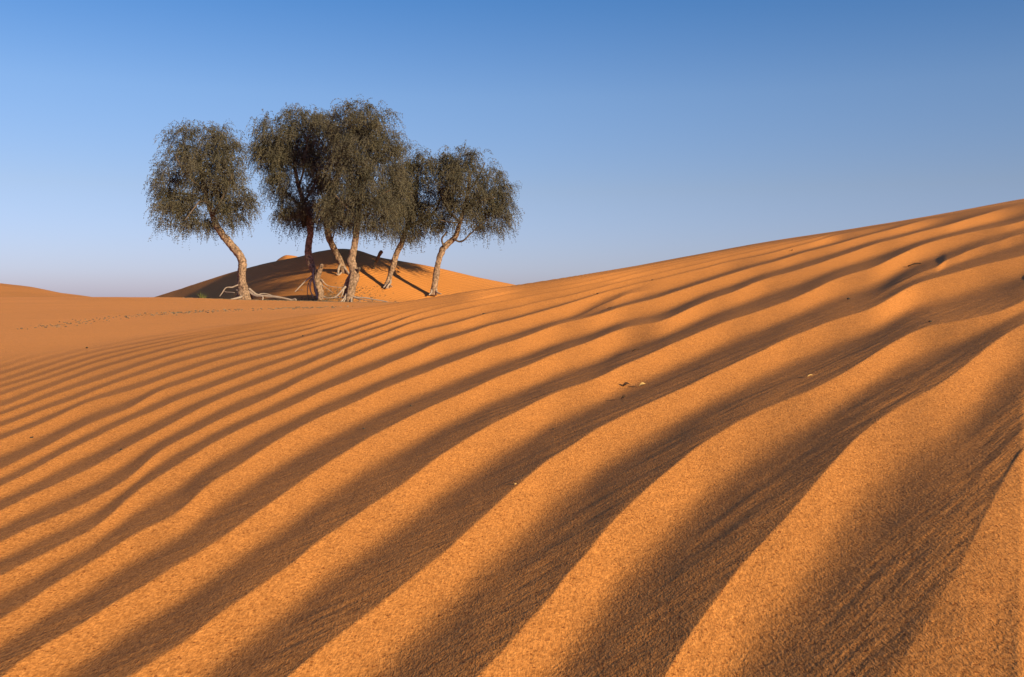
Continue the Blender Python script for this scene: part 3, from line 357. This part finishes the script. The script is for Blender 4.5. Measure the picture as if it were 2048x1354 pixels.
streak_a = np.zeros_like(Hh); streak_a[:, :nr] = msk*fade*(.35+.65*patch/1.0)*(1-sm((RH[:, :nr]-5)/6))
Vg = np.stack([X, Y, Hh], -1).reshape(-1, 3)
nc, nro = Hh.shape
jj = np.arange(nc); jn = (jj+1) % nc; ii = np.arange(nro-1)
A = (jj[:, None]*nro+ii[None, :]); Bq = (jn[:, None]*nro+ii[None, :])
Fg = np.stack([A, Bq, Bq+1, A+1], -1)           # (nc, nro-1, 4)
Fg = Fg[:, :, ::-1]
kindm = np.zeros((nc, nro), np.int8); kindm[dm > .0] = 1; kindm[de > 0] = 2; kindm[(dl > 0) & (kindm == 0)] = 3
kq = kindm[:, :-1]
def ground_z(x, y):
    th = np.arctan2(x, y); r = np.hypot(x, y)
    j = int(np.clip(np.searchsorted(ths, th), 1, nf-1)); i = int(np.clip(np.searchsorted(rhos, r), 1, nro-1))
    a = (th-ths[j-1])/(ths[j]-ths[j-1]); b = (r-rhos[i-1])/(rhos[i]-rhos[i-1])
    return float((Hh[j-1, i-1]*(1-a)+Hh[j, i-1]*a)*(1-b)+(Hh[j-1, i]*(1-a)+Hh[j, i]*a)*b)
# ------------------------------------------------------------------ materials
def newmat(name):
    m = bpy.data.materials.new(name); m.use_nodes = True; nt = m.node_tree; return m, nt, nt.nodes, nt.links, nt.nodes["Principled BSDF"]
def sand(name, col, fine=False, ripple=None, streak=False):
    m, nt, N, Lk, b = newmat(name)
    tc = N.new("ShaderNodeTexCoord")
    def noise(scale, detail=2, rough=.5, vec=None, dist=0):
        n = N.new("ShaderNodeTexNoise"); n.inputs["Scale"].default_value = scale; n.inputs["Detail"].default_value = detail; n.inputs["Roughness"].default_value = rough
        n.inputs["Distortion"].default_value = dist
        Lk.new(vec or tc.outputs["Object"], n.inputs["Vector"]); return n.outputs["Fac"]
    gm = N.new("ShaderNodeMapping"); gm.inputs["Scale"].default_value = (1, .5, 1); Lk.new(tc.outputs["Object"], gm.inputs["Vector"]); gv = gm.outputs[0]
    def ramp(fac, p0, p1, c0, c1):
        r = N.new("ShaderNodeValToRGB"); r.color_ramp.elements[0].position = p0; r.color_ramp.elements[1].position = p1
        r.color_ramp.elements[0].color = (*c0, 1); r.color_ramp.elements[1].color = (*c1, 1); Lk.new(fac, r.inputs[0]); return r.outputs[0]
    def mul(a, bb):
        x = N.new("ShaderNodeMix"); x.data_type = 'RGBA'; x.blend_type = 'MULTIPLY'; x.inputs[0].default_value = 1
        Lk.new(a, x.inputs[6]); Lk.new(bb, x.inputs[7]); return x.outputs[2]
    big = ramp(noise(.35, 3), .3, .7, [c*.94 for c in col], [c*1.04 for c in col])
    grain = ramp(noise(430, 2, .7, gv), .30, .72, (.74, .70, .66), (1.13, 1.14, 1.17))
    c = mul(big, grain)
    vor = N.new("ShaderNodeTexVoronoi"); vor.inputs["Scale"].default_value = 420; Lk.new(tc.outputs["Object"], vor.inputs["Vector"])
    dark = ramp(vor.outputs["Color"], .80, .9, (1, 1, 1), (.55, .45, .42))
    c = mul(c, dark)
    c = mul(c, ramp(noise(105, 4, .9, gv), .35, .65, (.86, .83, .80), (1.10, 1.10, 1.12)))
    if streak:                                       # colour raised on the flat as if better sunlit, lowered on the ripples
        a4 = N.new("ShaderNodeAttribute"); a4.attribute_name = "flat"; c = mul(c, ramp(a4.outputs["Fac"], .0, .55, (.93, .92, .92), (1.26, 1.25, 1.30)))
    c = mul(c, ramp(noise(250, 2, .7, gv), .34, .66, (.80, .77, .74), (1.14, 1.15, 1.17)))
    Lk.new(c, b.inputs["Base Color"]); b.inputs["Roughness"].default_value = .95; b.inputs["Specular IOR Level"].default_value = .12
    def bump(h, dist, strength, nrm=None):
        n = N.new("ShaderNodeBump"); n.inputs["Distance"].default_value = dist; n.inputs["Strength"].default_value = strength
        Lk.new(h, n.inputs["Height"])
        if nrm: Lk.new(nrm, n.inputs["Normal"])
        return n.outputs[0]
    n1 = bump(noise(430, 2, .65, gv), .0013, .75); last = bump(noise(210, 3, .75, gv), .0026, .36, n1)
    if streak:
        at = N.new("ShaderNodeAttribute"); at.attribute_name = "streak"
        for sc, lg, d, sd in ((120, 5, .0042, 0), (55, 3, .006, 7)):
            rot = N.new("ShaderNodeVectorRotate"); rot.rotation_type = 'Z_AXIS'; rot.inputs["Angle"].default_value = math.radians(-50+sd); Lk.new(tc.outputs["Object"], rot.inputs["Vector"])
            mp = N.new("ShaderNodeMapping"); mp.inputs["Scale"].default_value = (lg, sc, 0); Lk.new(rot.outputs[0], mp.inputs["Vector"])
            nz = noise(1, 2, .6, mp.outputs[0]); b2 = N.new("ShaderNodeBump"); b2.inputs["Distance"].default_value = d; Lk.new(nz, b2.inputs["Height"])
            mm = N.new("ShaderNodeMath"); mm.operation = 'MULTIPLY'; mm.use_clamp = True; Lk.new(at.outputs["Fac"], mm.inputs[0]); mm.inputs[1].default_value = .2
            Lk.new(mm.outputs[0], b2.inputs["Strength"]); Lk.new(last, b2.inputs["Normal"]); last = b2.outputs[0]
    if ripple:
        wv = N.new("ShaderNodeTexWave"); wv.wave_type = 'BANDS'; wv.bands_direction = 'X'; wv.inputs["Scale"].default_value = ripple[0]
        wv.inputs["Distortion"].default_value = ripple[1]; wv.inputs["Detail"].default_value = 1.5; wv.inputs["Detail Scale"].default_value = ripple[2]
        mp = N.new("ShaderNodeMapping"); mp.inputs["Rotation"].default_value = (0, 0, math.radians(ripple[3])); Lk.new(tc.outputs["Object"], mp.inputs["Vector"]); Lk.new(mp.outputs[0], wv.inputs["Vector"])
        last = bump(wv.outputs["Fac"], ripple[4], ripple[5], last)
    if streak:
        a3 = N.new("ShaderNodeAttribute"); a3.attribute_name = "flat"; mp = N.new("ShaderNodeMapping"); mp.inputs["Scale"].default_value = (1.6, 9, 0); mp.inputs["Rotation"].default_value = (0, 0, math.radians(-12)); Lk.new(tc.outputs["Object"], mp.inputs["Vector"])
        b3 = N.new("ShaderNodeBump"); b3.inputs["Distance"].default_value = .018; Lk.new(noise(1, 3, .6, mp.outputs[0], .6), b3.inputs["Height"]); Lk.new(a3.outputs["Fac"], b3.inputs["Strength"]); Lk.new(last, b3.inputs["Normal"]); last = b3.outputs[0]
    last = bump(noise(9, 3, .6), .012, .35, last)
    Lk.new(last, b.inputs["Normal"]); return m
SAND = (.63, .240, .068)
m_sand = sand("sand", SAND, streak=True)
m_dune = sand("dune_sand", tuple(c_*1.03 for c_ in SAND), ripple=(1.9, 11.0, .25, 32, .03, .26))
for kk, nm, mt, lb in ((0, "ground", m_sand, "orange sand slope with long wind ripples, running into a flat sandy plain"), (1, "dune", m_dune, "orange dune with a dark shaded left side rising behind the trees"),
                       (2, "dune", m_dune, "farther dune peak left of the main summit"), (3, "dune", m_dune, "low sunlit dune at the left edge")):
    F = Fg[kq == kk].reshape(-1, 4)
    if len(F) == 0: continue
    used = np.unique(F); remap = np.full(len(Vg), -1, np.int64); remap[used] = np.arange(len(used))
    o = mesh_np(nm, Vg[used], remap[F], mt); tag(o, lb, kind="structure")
    if kk == 0:
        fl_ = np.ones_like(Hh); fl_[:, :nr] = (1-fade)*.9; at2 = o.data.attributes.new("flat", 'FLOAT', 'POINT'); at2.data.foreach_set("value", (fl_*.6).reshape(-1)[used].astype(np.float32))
        at_ = o.data.attributes.new("streak", 'FLOAT', 'POINT'); at_.data.foreach_set("value", streak_a.reshape(-1)[used].astype(np.float32))
def plainmat(name, col, rough=.8, var=.25, scale=20, bumps=()):
    m, nt, N, Lk, b = newmat(name); tc = N.new("ShaderNodeTexCoord")
    n = N.new("ShaderNodeTexNoise"); n.inputs["Scale"].default_value = scale; n.inputs["Detail"].default_value = 4; Lk.new(tc.outputs["Object"], n.inputs["Vector"])
    r = N.new("ShaderNodeValToRGB"); r.color_ramp.elements[0].position = .3; r.color_ramp.elements[1].position = .7
    r.color_ramp.elements[0].color = (*[c*(1-var) for c in col], 1); r.color_ramp.elements[1].color = (*[c*(1+var) for c in col], 1)
    Lk.new(n.outputs[0], r.inputs[0]); Lk.new(r.outputs[0], b.inputs["Base Color"]); b.inputs["Roughness"].default_value = rough; b.inputs["Specular IOR Level"].default_value = .2
    nrm = None
    for sc, sz, d, s in bumps:
        mp = N.new("ShaderNodeMapping"); mp.inputs["Scale"].default_value = (sc, sc, sc*sz); Lk.new(tc.outputs["Object"], mp.inputs["Vector"])
        nn = N.new("ShaderNodeTexNoise"); nn.inputs["Scale"].default_value = 1; nn.inputs["Detail"].default_value = 4; nn.inputs["Roughness"].default_value = .6; Lk.new(mp.outputs[0], nn.inputs["Vector"])
        bb = N.new("ShaderNodeBump"); bb.inputs["Distance"].default_value = d; bb.inputs["Strength"].default_value = s; Lk.new(nn.outputs[0], bb.inputs["Height"])
        if nrm: Lk.new(nrm, bb.inputs["Normal"])
        nrm = bb.outputs[0]
    if nrm: Lk.new(nrm, b.inputs["Normal"])
    return m
m_bark = plainmat("bark", (.21, .128, .105), .95, .7, 14, ((16, .22, .05, 1.0), (60, .3, .015, .9)))
m_limb = plainmat("limb_bark", (.10, .067, .06), .95, .4, 9, ((22, .3, .02, 1.0),))
m_root = plainmat("dry_root", (.26, .19, .19), .9, .25, 12, ((60, .4, .006, .8),))
m_deadwood = plainmat("dead_wood", (.12, .08, .06), .9, .5, 10, ((40, .3, .01, .8),))
def leafmat(name, c0, c1, trans):
    m, nt, N, Lk, b = newmat(name); N.remove(b); out = N["Material Output"]
    tc = N.new("ShaderNodeTexCoord"); n = N.new("ShaderNodeTexNoise"); n.inputs["Scale"].default_value = 2.2; n.inputs["Detail"].default_value = 3; Lk.new(tc.outputs["Object"], n.inputs["Vector"])
    r = N.new("ShaderNodeValToRGB"); r.color_ramp.elements[0].position = .35; r.color_ramp.elements[1].position = .65
    r.color_ramp.elements[0].color = (*c0, 1); r.color_ramp.elements[1].color = (*c1, 1); Lk.new(n.outputs[0], r.inputs[0])
    d = N.new("ShaderNodeBsdfDiffuse"); t = N.new("ShaderNodeBsdfTranslucent"); mx = N.new("ShaderNodeMixShader"); mx.inputs[0].default_value = trans
    Lk.new(r.outputs[0], d.inputs[0]); Lk.new(r.outputs[0], t.inputs[0]); Lk.new(d.outputs[0], mx.inputs[1]); Lk.new(t.outputs[0], mx.inputs[2]); Lk.new(mx.outputs[0], out.inputs[0]); return m
m_leaf = leafmat("ghaf_leaf", (.064, .057, .050), (.118, .100, .092), .22)
m_twig = plainmat("twig_bark", (.12, .09, .06), .9, .3, 5)
m_grass = leafmat("desert_grass", (.16, .20, .06), (.30, .30, .12), .3)
m_grass2 = leafmat("grey_grass", (.10, .11, .10), (.16, .16, .14), .3)
m_dark = plainmat("dry_leaf_brown", (.05, .022, .014), .9, .4, 60)
m_pale = plainmat("dry_leaf_tan", (.45, .27, .12), .9, .3, 60)
m_stone = plainmat("dark_pebble", (.05, .035, .03), .9, .4, 90)
# ------------------------------------------------------------------ tubes
def tube(path, nseg=12, step=.05, rough=0., seed=0, cap=True, flute=0):
    P = np.array(path, float); d = np.r_[0, np.cumsum(np.linalg.norm(np.diff(P[:, :3], axis=0), axis=1))]
    n = max(4, int(d[-1]/step)); s = np.linspace(0, d[-1], n)
    # Catmull-like smoothing: dense linear resample + gaussian
    Q = np.stack([np.interp(s, d, P[:, i]) for i in range(4)], 1)
    g = max(1, int(.35*np.mean(np.diff(d))/(s[1]-s[0])))
    Q2 = np.stack([gauss1(Q[:, i], g) for i in range(4)], 1)
    wend = np.clip(np.minimum(np.arange(n), np.arange(n)[::-1])/(2.5*g), 0, 1)[:, None]; Q = Q*(1-wend)+Q2*wend
    T = np.gradient(Q[:, :3], axis=0); T /= np.linalg.norm(T, axis=1)[:, None]+1e-9
    ref = np.array([0, 1., 0.]); U = np.cross(T, ref); bad = np.linalg.norm(U, axis=1) < .2; U[bad] = np.cross(T[bad], [1., 0, 0]); U /= np.linalg.norm(U, axis=1)[:, None]
    Wv = np.cross(T, U)
    a = np.linspace(0, 2*np.pi, nseg, endpoint=False)
    AA, SS = np.meshgrid(a, s)
    R = Q[:, 3:4]*(1+rough*2*(vnoise(AA*nseg/6.28*.5+seed*3, SS*6+seed, seed)+.6*vnoise(AA*nseg/6.28*.8+seed, SS*17, seed+5)))
    if flute: R = R*(1+flute*np.sin(AA*3+SS*1.3+seed))
    V = Q[:, None, :3]+R[:, :, None]*(np.cos(AA)[:, :, None]*U[:, None, :]+np.sin(AA)[:, :, None]*Wv[:, None, :])
    V = V.reshape(-1, 3); i = np.arange(n-1)[:, None]; j = np.arange(nseg)[None, :]; j2 = (j+1) % nseg
    F = np.stack([i*nseg+j, (i+1)*nseg+j, (i+1)*nseg+j2, i*nseg+j2], -1).reshape(-1, 4)
    if cap:
        c = len(V); V = np.vstack([V, Q[-1, :3]+T[-1]*Q[-1, 3]*.4, Q[0, :3]-T[0]*Q[0, 3]*.4]); e = (n-1)*nseg
        j = np.arange(nseg); j2 = (j+1) % nseg
        F = np.vstack([F, np.stack([e+j, np.full(nseg, c), np.full(nseg, c), e+j2], 1)*1, np.stack([j2, np.full(nseg, c+1), np.full(nseg, c+1), j], 1)])
    return V, F
def fixq(F):   # degenerate quads used as triangle caps -> keep as quads by doubling the centre is invalid; return polygons list
    return F
def tube_obj(name, path, mat, parent, **kw):
    V, F = tube(path, **kw)
    q = F[F[:, 1] != F[:, 2]]; t = F[F[:, 1] == F[:, 2]][:, [0, 1, 3]]
    me = bpy.data.meshes.new(name)
    me.from_pydata(V.tolist(), [], q.tolist()+t.tolist()); me.materials.append(mat)
    me.polygons.foreach_set("use_smooth", np.ones(len(me.polygons), bool)); me.update()
    o = bpy.data.objects.new(name, me); scene.collection.objects.link(o)
    if parent is not None: o.parent = parent; o.matrix_parent_inverse = parent.matrix_world.inverted()
    return o
# ------------------------------------------------------------------ crowns: drooping sprays of small leaves
def crown(blobs, Y0, seed, dens=1.0):
    r = np.random.default_rng(seed); LV = []; TV = []
    S = []; D = []; Ln = []
    for bi, (x, z, rx, rz) in enumerate(blobs):
        ry = (rx+rz)*.5; dy = r.uniform(-.45, .45)*min(1.3, ry)
        # leading sprays spread through the blob, more of them near its shell, in little clumps
        ncl = int(dens*r.uniform(80, 150)*(rx*rz+.08))
        u = r.normal(size=(ncl, 3)); u /= np.linalg.norm(u, axis=1)[:, None]
        rad = r.uniform(.25, 1.0, ncl)**.55
        nk = max(6, int(9*(rx*rz+.5))); su = r.normal(size=(nk, 3)); su /= np.linalg.norm(su, axis=1)[:, None]; sub = su*r.uniform(.45, .98, nk)[:, None]
        own = r.integers(0, nk, ncl); c = np.where((r.uniform(size=ncl) < .72)[:, None], sub[own]+r.normal(size=(ncl, 3))*.17, u*rad[:, None])   # foliage gathers in clumps
        m = 5
        for q in range(m):
            jit = r.normal(size=(ncl, 3))*.08
            p = np.stack([x+(c[:, 0])*rx, Y0+dy+c[:, 1]*ry, z+c[:, 2]*rz], 1)+jit
            d = np.stack([c[:, 0]*1.0, c[:, 1]*1.0, np.abs(c[:, 2])*.6+.15], 1)+r.normal(size=(ncl, 3))*.5
            S.append(p); D.append(d); Ln.append(r.uniform(.22, .72, ncl)*(1+.35*(c[:, 2] < -.2)))
    S = np.vstack(S); D = np.vstack(D); D /= np.linalg.norm(D, axis=1)[:, None]; Ln = np.concatenate(Ln)
    n = 9; tt = np.linspace(0, 1, n)
    out = np.zeros((len(S), n, 3)); p = S.copy(); d = D.copy()
    for i in range(n):
        out[:, i] = p; step = Ln[:, None]/n; p = p+d*step
        d = d+np.array([0, 0, -.42])+r.normal(size=d.shape)*.16; d /= np.linalg.norm(d, axis=1)[:, None]
    # leaves
    base = np.repeat(out.reshape(-1, 3), 2, axis=0); N = len(base)
    base = base+r.normal(size=base.shape)*.012
    ax = r.normal(size=(N, 3)); ax[:, 2] -= .8; ax /= np.linalg.norm(ax, axis=1)[:, None]
    sd = np.cross(ax, r.normal(size=(N, 3))); sd /= np.linalg.norm(sd, axis=1)[:, None]
    L = r.uniform(.035, .065, N)[:, None]; Wd = r.uniform(.009, .015, N)[:, None]
    V = np.stack([base, base+ax*L*.5+sd*Wd, base+ax*L, base+ax*L*.5-sd*Wd], 1).reshape(-1, 3)
    F = np.arange(N*4).reshape(-1, 4); mi = np.zeros(N, int)
    # twigs (thin ribbons, one every other spray)
    sel = out[::2]; a = sel[:, :-1].reshape(-1, 3); b = sel[:, 1:].reshape(-1, 3); M2 = len(a)
    sv = r.normal(size=(M2, 3)); sv = np.cross(b-a, sv); sv /= np.linalg.norm(sv, axis=1)[:, None]+1e-9; sv *= .0035
    V2 = np.stack([a-sv, b-sv, b+sv, a+sv], 1).reshape(-1, 3); F2 = np.arange(M2*4).reshape(-1, 4)+len(V)
    return np.vstack([V, V2]), np.vstack([F, F2]), np.r_[mi, np.ones(M2, int)]
TREE_LABELS = ["ghaf tree standing apart at the left, its trunk leaning and kinked above long bare roots",
 "ghaf tree with the leftmost trunk of the cluster, bare props and a broken stub",
 "ghaf tree on the dune behind the others, dark trunk leaning left over arched roots",
 "ghaf tree with the thickest pale trunk, foremost in the cluster, roots spread on flat sand",
 "ghaf tree with thin trunk leaning right, second from the right, on the dune face",
 "rightmost ghaf tree, slender trunk bending right into a fork under a round crown"]
total = 0
for i, t in enumerate(TREES):
    bx, by, bz = t['base']; root = empty("ghaf_tree", (bx, by, ground_z(bx, by)))
    tag(root, TREE_LABELS[i], "tree", "ghaf trees on the sand")
    dz = 0
    tr = [list(p) for p in t['trunk']]
    tube_obj("trunk", tr, m_bark, root, nseg=20, step=.035, rough=.16, seed=i+1, flute=.07)
    for k, b in enumerate(t['branches']): tube_obj("branch", b, m_bark if b[0][3] > .085 else m_limb, root, nseg=10, step=.05, rough=.10, seed=i*9+k)
    for k, b in enumerate(t['roots']): tube_obj("root", b, m_root, root, nseg=8, step=.035, rough=.12, seed=i*13+k)
    V, F, mi = crown(t['blobs'], by, 50+i, dens=(1.15, 1.3, 1.15, 1.25, 1.15, 1.3)[i]); total += len(F)
    mesh_np("crown", V, F, parent=root, smooth=False, mats=[m_leaf, m_twig], midx=mi)
print('leaf faces', total)
sn = tube_obj("dead_stump", SNAG, m_deadwood, None, nseg=10, step=.02, rough=.15, seed=3)
tag(sn, "short dead wooden stump sticking out of the dune crest between two trunks", "stump")
# ------------------------------------------------------------------ grass tufts
for q, (x, y, z, hgt, n, kind) in enumerate(TUFTS):
    gz = ground_z(x, y); r = np.random.default_rng(90+q); Vt = []; Ft = []
    for b in range(n):
        a = r.uniform(0, 6.28); lean = r.uniform(.15, 1.5); L = hgt*r.uniform(.6, 1.15); w0 = r.uniform(.004, .009); p = np.array([x, y, gz-.02])+np.r_[r.normal(size=2)*.04, 0]
        dr = np.array([math.cos(a)*lean, math.sin(a)*lean, 1.0]); dr /= np.linalg.norm(dr); sd = np.array([-math.sin(a+r.uniform(-1, 1)), math.cos(a), 0]); k0 = len(Vt)
        for s in range(5):
            ww = w0*(1-s/4.3); Vt += [p-sd*ww, p+sd*ww]; p = p+dr*L/4; dr = dr+np.array([math.cos(a)*.1, math.sin(a)*.1, -.12]); dr /= np.linalg.norm(dr)
        for s in range(4): Ft.append([k0+2*s, k0+2*s+1, k0+2*s+3, k0+2*s+2])
    o = mesh_np("grass_tuft", np.array(Vt), np.array(Ft), m_grass2 if kind == 1 else m_grass, smooth=False)
    tag(o, ["green grass tuft left of the lone tree's roots", "faint grey grass tuft on the horizon line left of the dune", "tiny green sprout at the foot of the cluster's leftmost trunk"][q], "grass")
# ------------------------------------------------------------------ debris on the ripples
def pebble(x, y, s, seed):
    r = np.random.default_rng(seed); import bmesh
    bm = bmesh.new(); bmesh.ops.create_icosphere(bm, subdivisions=2, radius=s*.5)
    for v in bm.verts:
        v.co = Vector((v.co.x*1.15, v.co.y*.85, v.co.z*.55))*(1+.35*float(vnoise(np.array(v.co.x/s*3+seed), np.array(v.co.y/s*3+v.co.z/s*2), seed)))
    me = bpy.data.meshes.new("pebble"); bm.to_mesh(me); bm.free(); me.materials.append(m_stone); me.polygons.foreach_set("use_smooth", np.ones(len(me.polygons), bool))
    o = bpy.data.objects.new("pebble", me); scene.collection.objects.link(o); o.location = (x, y, ground_z(x, y)+s*.16); o.rotation_euler = (0, .2, r.uniform(0, 6)); return o
def leaf(x, y, s, ang, seed, mat):
    n = 9; Vt = []; Ft = []; r = np.random.default_rng(seed)
    for i in range(n):
        f = i/(n-1); w0 = s*.24*math.sin(math.pi*min(1, f*.92+.06))**.8*(1.2-f*.6)
        zz = s*.30*math.sin(f*math.pi)*.6+s*.18*f
        Vt += [((f-.5)*s, -w0, zz+w0*.8), ((f-.5)*s, 0, zz), ((f-.5)*s, w0, zz+w0*.9)]
    Vb = [(a, b, c+s*.02) for a, b, c in Vt]; k = len(Vt); Vt = Vt+Vb
    for i in range(n-1):
        for j in range(2):
            q = [3*i+j, 3*i+j+1, 3*i+j+4, 3*i+j+3]; Ft.append(q[::-1]); Ft.append([a+k for a in q])
    o = mesh_np("dry_leaf", Vt, Ft, mat, smooth=True); o.location = (x, y, ground_z(x, y)+s*.02); o.rotation_euler = (.5, -.1, ang); return o
def twig(x, y, s, ang, seed):
    r = np.random.default_rng(seed); P = []
    for i in range(7):
        f = i/6-.5; px = x+f*s*math.cos(ang); py = y+f*s*math.sin(ang)+r.normal()*s*.03
        P.append((px, py, ground_z(px, py)+s*(.10+.10*math.sin((f+.5)*3.1)), s*.065*(1-.5*abs(f))))
    return tube_obj("twig", P, m_dark, None, nseg=8, step=s/14, rough=.1, seed=seed)
DL = {0: "dark curled leaf on a lit ripple near the picture's middle, upper of the pair", 1: "dark curled leaf half buried just below the upper one", 2: "pale tan leaf lying just right of the dark curled leaf",
 3: "long dark twig lying in a trough high on the right slope", 4: "short dark twig close under the skyline right of centre", 5: "dark pebble in a trough below the long twig's ripple",
 6: "dark pebble on the right slope near the picture's right side", 7: "dark pebble low on the left edge of the rippled slope", 8: "small dark pebble on the smooth sand at left", 9: "dark pebble in a trough lower left of centre",
 10: "dark pebble in the trough left of centre", 11: "small pebble in a trough above the one left of centre", 12: "small pebble below the leftmost cluster trunk", 13: "small pebble in a trough just right of centre, below the curled leaves",
 14: "thin bent twig in the trough above the curled leaves", 15: "tiny twig on the upper slope right of the trees", 16: "tiny pebble on the ripples under the rightmost tree", 17: "tiny pebble near the skyline left of the short twig",
 18: "tiny pebble high on the slope just right of the tree group", 19: "clod of sand on a sharp crest below the picture's centre", 20: "faint pale straw in a trough right of the curled leaves"}
for q, (nm, x, y, s, a) in enumerate(DEBRIS):
    if nm == 'pebble': o = pebble(x, y, s, q)
    elif nm == 'twig': o = twig(x, y, s, a, q)
    else: o = leaf(x, y, s, a, q, m_pale if q == 2 else m_dark)
    if q == 19: o.data.materials[0] = m_pale
    if q == 20: o.data.materials[0] = m_pale
    tag(o, DL[q], {'pebble': 'pebble', 'twig': 'twig', 'dry_leaf': 'leaf'}[nm])
# ------------------------------------------------------------------ plant litter: along the old track and under the trees (nobody could count it)
r = np.random.default_rng(5); LV = []; LF = []
def bit(x, y, s):
    z = ground_z(x, y); a = r.uniform(0, 6.28); l = s*r.uniform(.6, 1.6); w_ = s*r.uniform(.25, .6); h = s*r.uniform(.3, .8); k = len(LV)
    c, sn_ = math.cos(a), math.sin(a)
    for (dx, dy, dz_) in ((-l, -w_, -.3*h), (l, -w_*.6, -.3*h), (l*.8, w_, -.3*h), (-l, w_*.7, -.3*h), (-l*.6, 0, h), (l*.7, 0, h*.8)):
        LV.append((x+dx*c-dy*sn_, y+dx*sn_+dy*c, z+dz_))
    LF.extend([[k, k+1, k+5, k+4], [k+2, k+3, k+4, k+5], [k+3, k, k+4, k+4], [k+1, k+2, k+5, k+5]])
tr_ = np.array(TRACK); td = np.r_[0, np.cumsum(np.linalg.norm(np.diff(tr_, axis=0), axis=1))]
for q in range(600):
    s = td[-1]*r.uniform(0, 1); x = np.interp(s, td, tr_[:, 0]); y = np.interp(s, td, tr_[:, 1])
    sc = y/1000; dens_ = vnoise(np.array(s*1.2), np.array(0.), 77)+.5
    if dens_ < r.uniform(0, .9): continue
    bit(x+r.normal()*.05*y*.2, y+r.normal()*.028*y, max(.008, sc*r.uniform(.7, 1.5)))
def tri_mesh(name, V, F, mat):
    me = bpy.data.meshes.new(name); me.from_pydata(V, [], [f if f[2] != f[3] else f[:3] for f in F]); me.materials.append(mat); me.update()
    o = bpy.data.objects.new(name, me); scene.collection.objects.link(o); return o
tag(tri_mesh("plant_litter", LV, LF, m_deadwood), "line of dark plant litter across the flat sand", kind="stuff", cat="litter")
LV = []; LF = []
for q in range(4200):
    t = TREES[r.choice([0, 1, 3, 3, 1, 3])]; bx, by, _ = t['base']; x = bx+r.normal()*.9+.3; y = by-.25+r.normal()*.55
    bit(x, y, r.uniform(.010, .040))
tag(tri_mesh("plant_litter", LV, LF, m_deadwood), "scattered twigs and bark crumbs on the sand under the trees", kind="stuff", cat="litter")
